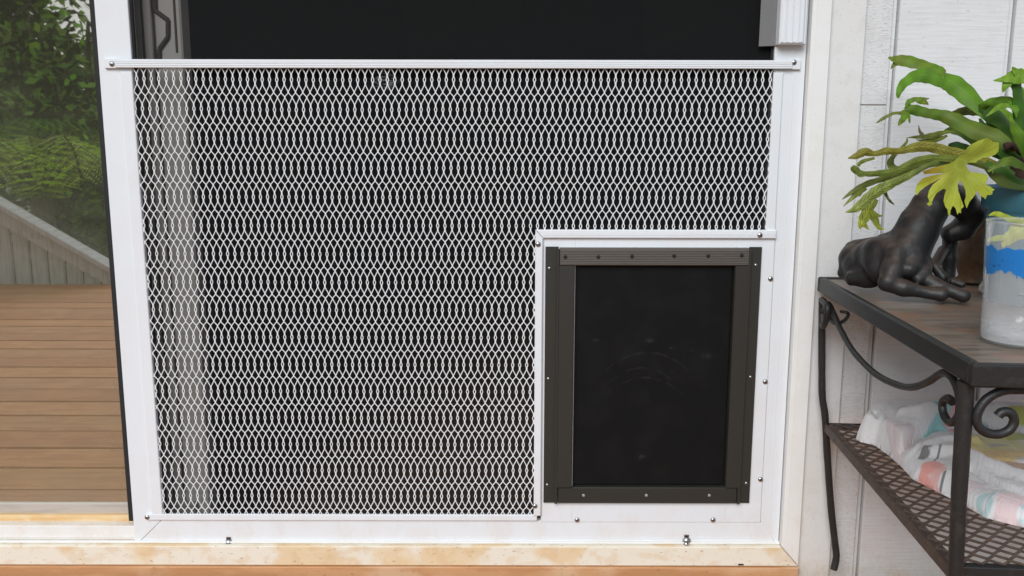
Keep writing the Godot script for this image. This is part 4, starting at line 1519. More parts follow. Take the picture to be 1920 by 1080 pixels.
func build_plant() -> void:
	var pot_x := 0.7946
	var pot := Vector3(pot_x, TOP, 0.27)
	var t := thing("potted_fern", "potted staghorn fern with forked strap leaves in a teal pot", "plant", pot)
	var s := tool()
	var ph: float = Vector3(0.7148, 0.7585, 0.2700).y - TOP
	lathe(s, pot, [Vector2(0.001, 0.0), Vector2(0.066, 0.0), Vector2(0.069, 0.004), Vector2(0.077, ph * 0.8), Vector2(0.083, ph * 0.82), Vector2(0.084, ph), Vector2(0.079, ph), Vector2(0.076, ph * 0.86), Vector2(0.001, ph * 0.86)], 48)
	part("pot", s, M.teal_pot, t)
	s = tool()
	tube(s, smooth_path([Vector3(0.7282, 0.8166, 0.2700), Vector3(0.7390, 0.8197, 0.2700), Vector3(0.7531, 0.8119, 0.2700), Vector3(0.7775, 0.8057, 0.2700)], 6), 0.005, 0.008, 10, 0.35)
	tube(s, smooth_path([Vector3(0.7466, 0.7979, 0.2700), Vector3(0.7561, 0.7822, 0.2700), Vector3(0.7740, 0.7625, 0.2700)], 6), 0.008, 0.022, 10, 0.3)
	part("rhizome", s, M.rhizome, t)
	var green := Color(0.12, 0.24, 0.022)
	var bright := Color(0.17, 0.3, 0.03)
	var dark := Color(0.05, 0.12, 0.016)
	var olive := Color(0.17, 0.2, 0.035)
	var oldl := Color(0.24, 0.22, 0.04)
	var lime := Color(0.36, 0.4, 0.045)
	var yellow := Color(0.45, 0.36, 0.05)
	# dark strap leaves at the heart
	frond(t, [[[Vector4(0.7637, 0.7972, 0.2400, 0.0081), Vector4(0.7727, 0.8210, 0.2200, 0.0164), Vector4(0.7709, 0.8454, 0.2000, 0.0182), Vector4(0.7602, 0.8637, 0.1800, 0.0168), Vector4(0.7478, 0.8747, 0.1700, 0.0101), Vector4(0.7372, 0.8805, 0.1700, 0.0051)], 0.3, 0.35, dark, Color(0.055, 0.13, 0.02)]])
	frond(t, [[[Vector4(0.7965, 0.7886, 0.2200, 0.0099), Vector4(0.7976, 0.8275, 0.2000, 0.0133), Vector4(0.7938, 0.8524, 0.1700, 0.0127), Vector4(0.7791, 0.8737, 0.1500, 0.0094), Vector4(0.7666, 0.8796, 0.1500, 0.0043)], -0.3, 0.3, green, bright]])
	frond(t, [[[Vector4(0.7500, 0.7974, 0.2500, 0.0080), Vector4(0.7435, 0.8274, 0.2200, 0.0131), Vector4(0.7362, 0.8453, 0.2000, 0.0108), Vector4(0.7302, 0.8602, 0.1900, 0.0042)], 0.4, 0.3, dark, Color(0.05, 0.11, 0.02)]])
	frond(t, [[[Vector4(0.7524, 0.7640, 0.3000, 0.0124), Vector4(0.7273, 0.7721, 0.3100, 0.0131), Vector4(0.7063, 0.7820, 0.3100, 0.0108), Vector4(0.6873, 0.7962, 0.3000, 0.0070)], 0.5, 0.3, dark, Color(0.06, 0.13, 0.02)]])
	frond(t, [[[Vector4(0.7767, 0.7744, 0.2700, 0.0111), Vector4(0.7520, 0.7838, 0.2700, 0.0135), Vector4(0.7357, 0.8055, 0.2600, 0.0095), Vector4(0.7217, 0.8102, 0.2600, 0.0040)], 0.2, 0.3, dark, Color(0.05, 0.12, 0.02)]])
	frond(t, [[[Vector4(0.7373, 0.7597, 0.3200, 0.0076), Vector4(0.7042, 0.7677, 0.3300, 0.0098), Vector4(0.6819, 0.7797, 0.3300, 0.0091), Vector4(0.6676, 0.7952, 0.3200, 0.0061), Vector4(0.6598, 0.8015, 0.3000, 0.0031)], 0.6, 0.3, Color(0.05, 0.08, 0.016), Color(0.13, 0.15, 0.03)]])
	frond(t, [[[Vector4(0.7749, 0.7943, 0.1200, 0.0088), Vector4(0.7620, 0.8070, 0.1000, 0.0125), Vector4(0.7482, 0.8184, 0.0900, 0.0099), Vector4(0.7379, 0.8183, 0.0800, 0.0027)], 0.2, 0.2, dark, Color(0.025, 0.07, 0.014)]])
	frond(t, [[[Vector4(0.8229, 0.7988, 0.1200, 0.0106), Vector4(0.7866, 0.8203, 0.1100, 0.0141), Vector4(0.7592, 0.8378, 0.1000, 0.0124), Vector4(0.7379, 0.8440, 0.0900, 0.0072), Vector4(0.7287, 0.8414, 0.0800, 0.0018)], 0.1, 0.3, dark, Color(0.12, 0.17, 0.03)]])
	frond(t, [[[Vector4(0.8032, 0.7963, 0.2000, 0.0075), Vector4(0.8182, 0.8374, 0.1800, 0.0101), Vector4(0.8169, 0.8748, 0.1700, 0.0101), Vector4(0.8041, 0.9020, 0.1700, 0.0076), Vector4(0.7922, 0.9118, 0.1700, 0.0025)], 0.4, 0.3, dark, green]])
	frond(t, [[[Vector4(0.8171, 0.8038, 0.1600, 0.0068), Vector4(0.8101, 0.8274, 0.1300, 0.0087), Vector4(0.8001, 0.8465, 0.1100, 0.0079), Vector4(0.7885, 0.8570, 0.1000, 0.0027)], 0.1, 0.3, dark, green]])
	frond(t, [[[Vector4(0.7489, 0.7986, 0.3000, 0.0070), Vector4(0.7314, 0.8230, 0.3100, 0.0084), Vector4(0.7197, 0.8410, 0.3100, 0.0069), Vector4(0.7123, 0.8545, 0.3100, 0.0030), Vector4(0.7093, 0.8619, 0.3100, 0.0008)], -0.2, 0.3, Color(0.07, 0.15, 0.02), bright]])
	frond(t, [[[Vector4(0.7368, 0.7828, 0.3300, 0.0076), Vector4(0.7124, 0.7950, 0.3400, 0.0090), Vector4(0.6901, 0.7982, 0.3500, 0.0067), Vector4(0.6743, 0.7923, 0.3500, 0.0045), Vector4(0.6632, 0.7834, 0.3500, 0.0015)], 0.3, 0.3, Color(0.07, 0.12, 0.02), Color(0.14, 0.2, 0.03)]], false, 2)
	frond(t, [[[Vector4(0.7959, 0.8274, 0.1400, 0.0069), Vector4(0.7798, 0.8360, 0.1200, 0.0088), Vector4(0.7592, 0.8499, 0.1100, 0.0071), Vector4(0.7494, 0.8587, 0.1000, 0.0027)], 0.2, 0.3, dark, Color(0.09, 0.16, 0.025)]])
	# the big top leaf with two arms
	frond(t, [
		[[Vector4(0.7762, 0.8168, 0.2000, 0.0084), Vector4(0.7652, 0.8472, 0.1800, 0.0103), Vector4(0.7517, 0.8689, 0.1700, 0.0132), Vector4(0.7263, 0.8995, 0.1500, 0.0162), Vector4(0.7059, 0.9176, 0.1400, 0.0163), Vector4(0.6856, 0.9242, 0.1400, 0.0153), Vector4(0.6601, 0.9285, 0.1500, 0.0124), Vector4(0.6370, 0.9261, 0.1600, 0.0104), Vector4(0.6165, 0.9156, 0.1700, 0.0075), Vector4(0.6049, 0.9011, 0.1800, 0.0047), Vector4(0.6040, 0.8913, 0.1800, 0.0018)], 0.1, 0.35, green, Color(0.13, 0.28, 0.03)],
		[[Vector4(0.6946, 0.9302, 0.1380, 0.0096), Vector4(0.6805, 0.9370, 0.1360, 0.0105), Vector4(0.6654, 0.9458, 0.1300, 0.0115), Vector4(0.6440, 0.9520, 0.1250, 0.0106), Vector4(0.6261, 0.9549, 0.1200, 0.0087), Vector4(0.6165, 0.9566, 0.1200, 0.0058), Vector4(0.6086, 0.9582, 0.1200, 0.0010)], 0.15, 0.25, green, olive],
		[[Vector4(0.6256, 0.9507, 0.1200, 0.0058), Vector4(0.6198, 0.9473, 0.1200, 0.0039), Vector4(0.6142, 0.9406, 0.1200, 0.0006)], 0.0, 0.1, olive, olive],
	])
	# mid leaf, olive, with curled ends
	frond(t, [
		[[Vector4(0.7456, 0.8094, 0.2600, 0.0080), Vector4(0.7289, 0.8258, 0.2500, 0.0136), Vector4(0.7059, 0.8417, 0.2300, 0.0146), Vector4(0.6830, 0.8564, 0.2100, 0.0123), Vector4(0.6667, 0.8639, 0.2000, 0.0091), Vector4(0.6474, 0.8679, 0.2000, 0.0083), Vector4(0.6306, 0.8711, 0.2000, 0.0083), Vector4(0.6148, 0.8735, 0.2000, 0.0074), Vector4(0.6066, 0.8727, 0.2000, 0.0033)], -0.15, 0.4, Color(0.13, 0.17, 0.03), Color(0.1, 0.19, 0.025)],
		[[Vector4(0.6102, 0.8695, 0.2000, 0.0058), Vector4(0.5998, 0.8677, 0.2050, 0.0033), Vector4(0.5870, 0.8675, 0.2100, 0.0029), Vector4(0.5775, 0.8635, 0.2100, 0.0026), Vector4(0.5681, 0.8578, 0.2100, 0.0025), Vector4(0.5603, 0.8522, 0.2100, 0.0008)], 0.2, 0.2, olive, Color(0.15, 0.16, 0.05)],
		[[Vector4(0.6102, 0.8695, 0.2000, 0.0050), Vector4(0.6016, 0.8595, 0.2100, 0.0049), Vector4(0.5971, 0.8530, 0.2100, 0.0033), Vector4(0.5942, 0.8482, 0.2100, 0.0005)], 0.0, 0.2, green, olive],
		[[Vector4(0.6121, 0.8662, 0.2000, 0.0033), Vector4(0.6106, 0.8587, 0.2100, 0.0025), Vector4(0.6120, 0.8523, 0.2100, 0.0007)], 0.0, 0.2, green, olive],
		[[Vector4(0.6096, 0.8767, 0.2000, 0.0025), Vector4(0.6123, 0.8848, 0.2000, 0.0041), Vector4(0.6247, 0.8893, 0.1900, 0.0050), Vector4(0.6347, 0.8877, 0.1900, 0.0058), Vector4(0.6441, 0.8844, 0.1900, 0.0041), Vector4(0.6478, 0.8804, 0.1900, 0.0008)], -0.2, 0.3, green, olive],
		[[Vector4(0.6379, 0.8893, 0.1900, 0.0033), Vector4(0.6445, 0.8901, 0.1900, 0.0017), Vector4(0.6486, 0.8909, 0.1900, 0.0004)], 0.0, 0.1, olive, olive],
	])
	# spotted leaf behind
	frond(t, [[[Vector4(0.7886, 0.8460, 0.1500, 0.0069), Vector4(0.7670, 0.8692, 0.1300, 0.0087), Vector4(0.7569, 0.8755, 0.1200, 0.0096), Vector4(0.7370, 0.8737, 0.1200, 0.0087), Vector4(0.7226, 0.8686, 0.1200, 0.0052), Vector4(0.7125, 0.8651, 0.1200, 0.0017)], 0.2, 0.3, olive, olive]], true)
	# right-hand leaves
	frond(t, [
		[[Vector4(0.7269, 0.8737, 0.2000, 0.0066), Vector4(0.7299, 0.8814, 0.2100, 0.0074), Vector4(0.7396, 0.8858, 0.2200, 0.0073), Vector4(0.7487, 0.8846, 0.2300, 0.0073), Vector4(0.7518, 0.8779, 0.2400, 0.0072), Vector4(0.7509, 0.8698, 0.2500, 0.0040), Vector4(0.7527, 0.8596, 0.2500, 0.0005)], 0.2, 0.3, green, Color(0.12, 0.25, 0.03)],
		[[Vector4(0.7436, 0.8795, 0.2400, 0.0048), Vector4(0.7257, 0.8760, 0.2500, 0.0040), Vector4(0.7113, 0.8694, 0.2600, 0.0028), Vector4(0.7018, 0.8617, 0.2600, 0.0008)], 0.2, 0.2, bright, bright],
	])
	frond(t, [
		[[Vector4(0.7637, 0.7974, 0.2500, 0.0064), Vector4(0.7663, 0.8449, 0.2400, 0.0088), Vector4(0.7611, 0.8725, 0.2400, 0.0096), Vector4(0.7572, 0.8959, 0.2400, 0.0096), Vector4(0.7530, 0.9138, 0.2400, 0.0104)], 0.2, 0.25, dark, Color(0.06, 0.15, 0.02)],
		[[Vector4(0.7656, 0.9209, 0.2500, 0.0126), Vector4(0.7514, 0.9209, 0.2500, 0.0118), Vector4(0.7405, 0.9186, 0.2500, 0.0103), Vector4(0.7297, 0.9162, 0.2500, 0.0055), Vector4(0.7220, 0.9147, 0.2500, 0.0032), Vector4(0.7125, 0.9139, 0.2500, 0.0006)], 0.1, 0.2, bright, Color(0.2, 0.34, 0.04)],
		[[Vector4(0.7479, 0.9240, 0.2500, 0.0071), Vector4(0.7426, 0.9293, 0.2500, 0.0039), Vector4(0.7390, 0.9339, 0.2500, 0.0008)], 0.0, 0.1, bright, bright],
		[[Vector4(0.7363, 0.9132, 0.2500, 0.0071), Vector4(0.7308, 0.9047, 0.2500, 0.0047), Vector4(0.7285, 0.8962, 0.2500, 0.0006)], 0.0, 0.1, bright, bright],
	])
	# long spotted leaves reaching left over the trim board
	frond(t, [
		[[Vector4(0.7389, 0.7878, 0.2500, 0.0056), Vector4(0.7006, 0.7975, 0.2600, 0.0084), Vector4(0.6688, 0.8054, 0.2600, 0.0084), Vector4(0.6436, 0.8124, 0.2600, 0.0084), Vector4(0.6258, 0.8163, 0.2600, 0.0077), Vector4(0.6050, 0.8170, 0.2600, 0.0077), Vector4(0.5879, 0.8131, 0.2600, 0.0056), Vector4(0.5722, 0.8099, 0.2600, 0.0049), Vector4(0.5570, 0.8107, 0.2600, 0.0056), Vector4(0.5406, 0.8067, 0.2600, 0.0042), Vector4(0.5261, 0.8090, 0.2600, 0.0063), Vector4(0.5138, 0.8035, 0.2600, 0.0049), Vector4(0.5013, 0.7996, 0.2600, 0.0007)], -0.2, 0.45, oldl, oldl],
		[[Vector4(0.5390, 0.8005, 0.2650, 0.0021), Vector4(0.5250, 0.7966, 0.2650, 0.0028), Vector4(0.5174, 0.7926, 0.2650, 0.0028), Vector4(0.5161, 0.7879, 0.2650, 0.0021)], 0.0, 0.3, olive, olive],
	], true)
	frond(t, [
		[[Vector4(0.7068, 0.7864, 0.2800, 0.0049), Vector4(0.6693, 0.7959, 0.2900, 0.0048), Vector4(0.6409, 0.8005, 0.2900, 0.0054), Vector4(0.6128, 0.8012, 0.2900, 0.0054), Vector4(0.5883, 0.7958, 0.2900, 0.0055), Vector4(0.5658, 0.7849, 0.2900, 0.0048), Vector4(0.5436, 0.7795, 0.2900, 0.0048), Vector4(0.5242, 0.7779, 0.2900, 0.0041), Vector4(0.5116, 0.7794, 0.2900, 0.0041), Vector4(0.5019, 0.7840, 0.2900, 0.0055), Vector4(0.4962, 0.7887, 0.2900, 0.0027)], -0.1, 0.45, olive, Color(0.14, 0.19, 0.04)],
		[[Vector4(0.5164, 0.7779, 0.2900, 0.0034), Vector4(0.5095, 0.7763, 0.2900, 0.0034), Vector4(0.5038, 0.7794, 0.2900, 0.0014)], 0.0, 0.2, olive, olive],
	], true)
	frond(t, [[[Vector4(0.6713, 0.7906, 0.2400, 0.0036), Vector4(0.6388, 0.7922, 0.2400, 0.0064), Vector4(0.6108, 0.7889, 0.2400, 0.0064), Vector4(0.5910, 0.7824, 0.2400, 0.0071), Vector4(0.5760, 0.7888, 0.2400, 0.0064), Vector4(0.5753, 0.7984, 0.2400, 0.0043), Vector4(0.5885, 0.8095, 0.2300, 0.0028), Vector4(0.6041, 0.8223, 0.2200, 0.0021), Vector4(0.6051, 0.8304, 0.2200, 0.0007)], 0.2, 0.3, Color(0.1, 0.13, 0.03), Color(0.14, 0.18, 0.04)]])
	frond(t, [
		[[Vector4(0.7268, 0.8411, 0.1200, 0.0023), Vector4(0.7094, 0.8393, 0.1200, 0.0039), Vector4(0.6923, 0.8341, 0.1200, 0.0054), Vector4(0.6740, 0.8323, 0.1200, 0.0046), Vector4(0.6609, 0.8314, 0.1200, 0.0023), Vector4(0.6505, 0.8306, 0.1200, 0.0005)], 0.2, 0.3, olive, Color(0.15, 0.17, 0.04)],
		[[Vector4(0.6765, 0.8341, 0.1200, 0.0039), Vector4(0.6699, 0.8401, 0.1200, 0.0023), Vector4(0.6664, 0.8513, 0.1200, 0.0004)], 0.0, 0.2, Color(0.2, 0.17, 0.09), Color(0.25, 0.2, 0.12)],
		[[Vector4(0.7151, 0.8341, 0.1200, 0.0023), Vector4(0.6990, 0.8272, 0.1200, 0.0039), Vector4(0.6799, 0.8254, 0.1200, 0.0031), Vector4(0.6648, 0.8271, 0.1200, 0.0008)], 0.1, 0.2, olive, olive],
	], true)
	# low left sprays with spore dashes
	frond(t, [
		[[Vector4(0.6177, 0.7968, 0.3000, 0.0034), Vector4(0.5981, 0.7902, 0.3100, 0.0034), Vector4(0.5841, 0.7833, 0.3100, 0.0041), Vector4(0.5686, 0.7749, 0.3100, 0.0054), Vector4(0.5538, 0.7673, 0.3100, 0.0061), Vector4(0.5404, 0.7611, 0.3100, 0.0075), Vector4(0.5286, 0.7542, 0.3100, 0.0082), Vector4(0.5170, 0.7442, 0.3100, 0.0082), Vector4(0.5039, 0.7326, 0.3100, 0.0068), Vector4(0.4950, 0.7264, 0.3100, 0.0041), Vector4(0.4836, 0.7233, 0.3100, 0.0005)], -0.1, 0.4, Color(0.13, 0.17, 0.04), Color(0.27, 0.32, 0.07)],
		[[Vector4(0.5247, 0.7434, 0.3100, 0.0061), Vector4(0.5180, 0.7295, 0.3100, 0.0075), Vector4(0.5120, 0.7156, 0.3100, 0.0075), Vector4(0.5080, 0.7063, 0.3100, 0.0048), Vector4(0.5062, 0.6993, 0.3100, 0.0014)], 0.0, 0.3, olive, lime],
		[[Vector4(0.5102, 0.7078, 0.3100, 0.0041), Vector4(0.5153, 0.7024, 0.3100, 0.0027), Vector4(0.5202, 0.6977, 0.3100, 0.0004)], 0.0, 0.1, olive, lime],
		[[Vector4(0.5199, 0.7249, 0.3100, 0.0054), Vector4(0.5277, 0.7125, 0.3100, 0.0054), Vector4(0.5331, 0.7032, 0.3100, 0.0041), Vector4(0.5372, 0.6993, 0.3100, 0.0020), Vector4(0.5427, 0.6985, 0.3100, 0.0005)], 0.0, 0.2, olive, lime],
		[[Vector4(0.5214, 0.7249, 0.3100, 0.0034), Vector4(0.5304, 0.7187, 0.3100, 0.0027), Vector4(0.5381, 0.7187, 0.3100, 0.0007)], 0.0, 0.2, olive, olive],
	], true)
	frond(t, [
		[[Vector4(0.6012, 0.7882, 0.2700, 0.0028), Vector4(0.5783, 0.7772, 0.2700, 0.0042), Vector4(0.5550, 0.7708, 0.2700, 0.0049), Vector4(0.5332, 0.7645, 0.2700, 0.0049), Vector4(0.5148, 0.7550, 0.2700, 0.0042), Vector4(0.5026, 0.7470, 0.2700, 0.0028), Vector4(0.4928, 0.7391, 0.2700, 0.0005)], 0.1, 0.3, olive, Color(0.16, 0.18, 0.05)],
		[[Vector4(0.5274, 0.7566, 0.2700, 0.0035), Vector4(0.5152, 0.7486, 0.2700, 0.0042), Vector4(0.5055, 0.7391, 0.2700, 0.0028), Vector4(0.4951, 0.7288, 0.2700, 0.0004)], 0.0, 0.2, olive, Color(0.25, 0.29, 0.07)],
		[[Vector4(0.5214, 0.7518, 0.2700, 0.0021), Vector4(0.5186, 0.7455, 0.2700, 0.0021), Vector4(0.5203, 0.7439, 0.2700, 0.0004)], 0.0, 0.2, olive, olive],
	], true)
	frond(t, [[[Vector4(0.5578, 0.7714, 0.3000, 0.0034), Vector4(0.5491, 0.7637, 0.3000, 0.0041), Vector4(0.5436, 0.7536, 0.3000, 0.0027), Vector4(0.5474, 0.7443, 0.3000, 0.0020), Vector4(0.5526, 0.7381, 0.3000, 0.0020), Vector4(0.5584, 0.7335, 0.3000, 0.0005)], 0.1, 0.2, olive, Color(0.07, 0.08, 0.03)]])
	# the lime antler leaf in front: its lobed outline, curled and drooping
	var edge := PackedVector2Array([Vector2(0.6699, 0.8238), Vector2(0.6635, 0.8242), Vector2(0.6571, 0.8247), Vector2(0.6526, 0.8279), Vector2(0.6476, 0.8295), Vector2(0.6426, 0.8300), Vector2(0.6317, 0.8265), Vector2(0.6196, 0.8209), Vector2(0.6143, 0.8168), Vector2(0.6066, 0.8084), Vector2(0.5989, 0.8000), Vector2(0.5895, 0.7951), Vector2(0.5756, 0.7927), Vector2(0.5618, 0.7891), Vector2(0.5508, 0.7854), Vector2(0.5554, 0.7815), Vector2(0.5694, 0.7824), Vector2(0.5821, 0.7830), Vector2(0.5870, 0.7824), Vector2(0.5766, 0.7810), Vector2(0.5668, 0.7793), Vector2(0.5558, 0.7759), Vector2(0.5497, 0.7677), Vector2(0.5480, 0.7579), Vector2(0.5503, 0.7529), Vector2(0.5543, 0.7593), Vector2(0.5570, 0.7614), Vector2(0.5678, 0.7681), Vector2(0.5771, 0.7745), Vector2(0.5839, 0.7779), Vector2(0.5772, 0.7734), Vector2(0.5706, 0.7675), Vector2(0.5659, 0.7593), Vector2(0.5642, 0.7509), Vector2(0.5663, 0.7445), Vector2(0.5631, 0.7412), Vector2(0.5658, 0.7398), Vector2(0.5674, 0.7378), Vector2(0.5689, 0.7402), Vector2(0.5711, 0.7412), Vector2(0.5695, 0.7431), Vector2(0.5711, 0.7480), Vector2(0.5758, 0.7562), Vector2(0.5838, 0.7619), Vector2(0.5891, 0.7605), Vector2(0.5874, 0.7537), Vector2(0.5867, 0.7452), Vector2(0.5899, 0.7372), Vector2(0.5930, 0.7336), Vector2(0.5944, 0.7279), Vector2(0.5963, 0.7242), Vector2(0.5974, 0.7289), Vector2(0.5971, 0.7328), Vector2(0.5994, 0.7390), Vector2(0.6031, 0.7356), Vector2(0.6049, 0.7311), Vector2(0.6064, 0.7268), Vector2(0.6081, 0.7300), Vector2(0.6111, 0.7285), Vector2(0.6106, 0.7346), Vector2(0.6143, 0.7379), Vector2(0.6121, 0.7432), Vector2(0.6082, 0.7509), Vector2(0.6053, 0.7594), Vector2(0.6047, 0.7664), Vector2(0.6064, 0.7730), Vector2(0.6111, 0.7679), Vector2(0.6146, 0.7594), Vector2(0.6155, 0.7509), Vector2(0.6148, 0.7453), Vector2(0.6163, 0.7403), Vector2(0.6174, 0.7379), Vector2(0.6191, 0.7351), Vector2(0.6201, 0.7389), Vector2(0.6218, 0.7432), Vector2(0.6260, 0.7493), Vector2(0.6304, 0.7569), Vector2(0.6311, 0.7592), Vector2(0.6357, 0.7524), Vector2(0.6394, 0.7503), Vector2(0.6426, 0.7476), Vector2(0.6431, 0.7517), Vector2(0.6443, 0.7541), Vector2(0.6483, 0.7535), Vector2(0.6513, 0.7550), Vector2(0.6507, 0.7589), Vector2(0.6542, 0.7606), Vector2(0.6473, 0.7648), Vector2(0.6402, 0.7676), Vector2(0.6424, 0.7718), Vector2(0.6466, 0.7755), Vector2(0.6444, 0.7777), Vector2(0.6458, 0.7803), Vector2(0.6417, 0.7819), Vector2(0.6329, 0.7831), Vector2(0.6243, 0.7840), Vector2(0.6185, 0.7889), Vector2(0.6158, 0.7945), Vector2(0.6218, 0.7967), Vector2(0.6316, 0.7967), Vector2(0.6355, 0.8001), Vector2(0.6437, 0.8029), Vector2(0.6535, 0.8038), Vector2(0.6644, 0.8071), Vector2(0.6699, 0.8120), Vector2(0.6707, 0.8182)])
	var hub := Vector2(0.6079, 0.7945)
	var curl := FastNoiseLite.new()
	curl.seed = 19
	curl.frequency = 22.0
	s = tool()
	var cell := 0.0055
	var lo := Vector2(1e9, 1e9)
	var hi := -lo
	for p in edge:
		lo = lo.min(p)
		hi = hi.max(p)
	for gy in range(0, int((hi.y - lo.y) / cell) + 1):
		for gx in range(0, int((hi.x - lo.x) / cell) + 1):
			var a := lo + Vector2(gx, gy) * cell
			for piece in Geometry2D.intersect_polygons(edge, PackedVector2Array(rect(a.x, a.y, a.x + cell, a.y + cell))):
				var idx := Geometry2D.triangulate_polygon(piece)
				for k in idx:
					var p: Vector2 = piece[k]
					s.set_smooth_group(0)
					var d := p - hub
					var rad := d.length()
					var yel := smoothstep(0.01, 0.05, -d.x) * smoothstep(-0.035, -0.005, d.y)
					var c := Color(0.33, 0.36, 0.05).lerp(Color(0.43, 0.47, 0.055), smoothstep(0.01, 0.06, rad)).lerp(Color(0.5, 0.35, 0.05), yel)
					s.set_color(c)
					s.set_uv(Vector2(d.angle() * 2.6, rad * 9.0) if rad > 0.012 else Vector2(0.2, rad * 9.0))
					s.add_vertex(_antler(p, hub, curl))
	s.generate_normals()
	part("frond", s, M.leaf, t, "lobed lime yellow leaf")
	# pale leaf hanging behind the drinking glass
	frond(t, [
		[[Vector4(0.6896, 0.7156, 0.4400, 0.0049), Vector4(0.6652, 0.7217, 0.4450, 0.0049), Vector4(0.6453, 0.7262, 0.4500, 0.0041), Vector4(0.6310, 0.7324, 0.4500, 0.0041), Vector4(0.6226, 0.7331, 0.4500, 0.0028), Vector4(0.6159, 0.7310, 0.4500, 0.0006)], 0.0, 0.3, lime, lime],
		[[Vector4(0.6858, 0.7191, 0.4400, 0.0097), Vector4(0.6627, 0.7126, 0.4450, 0.0118), Vector4(0.6489, 0.7041, 0.4500, 0.0090), Vector4(0.6407, 0.6957, 0.4500, 0.0055), Vector4(0.6378, 0.6894, 0.4500, 0.0007)], 0.0, 0.3, Color(0.4, 0.42, 0.09), lime],
		[[Vector4(0.6539, 0.7020, 0.4500, 0.0055), Vector4(0.6366, 0.7020, 0.4500, 0.0042), Vector4(0.6243, 0.7006, 0.4500, 0.0035), Vector4(0.6170, 0.6978, 0.4500, 0.0007)], 0.0, 0.2, lime, lime],
	])
	# leaves of the same kinds on the far side of the pot
	var kinds := []
	for c in t.get_children():
		if c.name.begins_with("frond"):
			kinds.append(c)
	for e in [[9, 2.9], [8, 3.5], [11, 2.4], [1, 3.1], [0, 2.2], [6, 3.9]]:
		if e[0] >= kinds.size():
			continue
		var o: MeshInstance3D = kinds[e[0]]
		var turn := Basis(Vector3.UP, e[1])
		place("frond", o.mesh, o.material_override, t, pot - turn * pot, turn)


# ---------- drinking glass ----------
func build_tumbler() -> void:
	var r0 := 0.043
	var r1 := 0.049
	var left: Vector3 = Vector3(0.5787, 0.5840, 0.5401)
	var c := Vector3(left.x + r0, TOP, left.z - 0.004)
	var hh: float = Vector3(0.5667, 0.7316, 0.5450).y - TOP
	var t := thing("drinking_glass", "tall drinking glass with blue band and frosted base on table corner", "glass", c)
	var s := tool()
	lathe(s, c, [Vector2(0.001, 0.0005), Vector2(r0 - 0.003, 0.0005), Vector2(r0, 0.004), Vector2(lerpf(r0, r1, 0.5), hh * 0.5), Vector2(r1, hh - 0.001), Vector2(r1 - 0.001, hh), Vector2(r1 - 0.0022, hh - 0.001), Vector2(lerpf(r0, r1, 0.5) - 0.0022, hh * 0.5), Vector2(r0 - 0.0025, 0.011), Vector2(0.001, 0.01)], 64)
	part("glass_body", s, M.clear_glass, t)
	s = tool()
	tube(s, _ring(c + Vector3(0, hh - 0.0004, 0), r1 - 0.0011, 48), 0.0016, 0.0016, 8)
	part("rim", s, M.clear_glass, t)
	# print and frosting, on the outside
	var w := 512
	var h := 512
	var im := Image.create(w, h, false, Image.FORMAT_RGBA8)
	var n := FastNoiseLite.new()
	n.seed = 15
	n.frequency = 0.012
	var n2 := FastNoiseLite.new()
	n2.seed = 16
	n2.frequency = 0.035
	for y in h:
		for x in w:
			var v := 1.0 - y / float(h)
			var f := 0.42 + 0.2 * n.get_noise_2d(x * 0.5, y) + 0.05 * n2.get_noise_2d(x, y)
			var col := Color(0.66, 0.66, 0.67)
			var front := 1.0 - smoothstep(0.27, 0.31, absf(fposmod(x / float(w) + 0.5, 1.0) - 0.5))
			var a := clampf(f * (1.0 - smoothstep(0.5, 0.64, v + 0.04 * n.get_noise_2d(x, 0))) * (0.35 + 0.65 * (1.0 - smoothstep(0.04, 0.34, v + 0.06 * n.get_noise_2d(x, y)))), 0.0, 0.9)
			var low := 0.6 - 0.07 * n2.get_noise_2d(x * 0.7, 3.0) - 0.17 * smoothstep(0.1, 0.32, n.get_noise_2d(x * 0.9 + 50.0, 9.0))
			var top := 0.81 + 0.045 * n2.get_noise_2d(x * 0.6, 40.0)
			if v > low and v < top and front > 0.5:
				col = Color(0.0, 0.17, 0.52)
				a = 0.95 * front
				if n2.get_noise_2d(x * 1.4, y * 1.4 + 200.0) > 0.42 and v < 0.72:
					col = Color(0.01, 0.07, 0.2)
			if absf(v - 0.43) < 0.003 and n2.get_noise_2d(x * 0.4, 70.0) > 0.05:
				col = Color(0.1, 0.1, 0.12)
				a = 0.8
			var c2 := col.linear_to_srgb()
			c2.a = a
			im.set_pixel(x, y, c2)
	var m := mat("glass_print", Color.WHITE, 0.45)
	m.albedo_texture = tex(im)
	m.transparency = BaseMaterial3D.TRANSPARENCY_ALPHA
	s = tool()
	lathe(s, c, [Vector2(r0 + 0.0005, 0.004), Vector2(lerpf(r0, r1, 0.5) + 0.0005, hh * 0.5), Vector2(r1 + 0.0004, hh - 0.004)], 64, true)
	part("printed_band", s, m, t)
	s = tool()
	lathe(s, c, [Vector2(0.001, 0.0102), Vector2(r0 - 0.003, 0.0112)], 40)
	var bm := mat("frosted_base", Color(lin(0.6, 0.62, 0.64), 0.5), 0.6)
	bm.transparency = BaseMaterial3D.TRANSPARENCY_ALPHA
	part("frosted_base", s, bm, t)


func _ring(c: Vector3, r: float, n: int) -> Array:
	var out := []
	for i in n + 1:
		out.append(c + Vector3(r * sin(TAU * i / n), 0, r * cos(TAU * i / n)))
	return out


# ---------- the garden that the glass mirrors ----------
func leaf_quad(s: SurfaceTool, p: Vector3, d: Vector3, w: Vector3, c: Color) -> void:
	var n := d.cross(w).normalized()
	var q := [p, p + d * 0.5 + w, p + d, p + d * 0.5 - w]
	for k in [0, 1, 2, 0, 2, 3]:
		s.set_color(c)
		s.set_normal(n if n.y > 0.0 else -n)
		s.add_vertex(q[k])


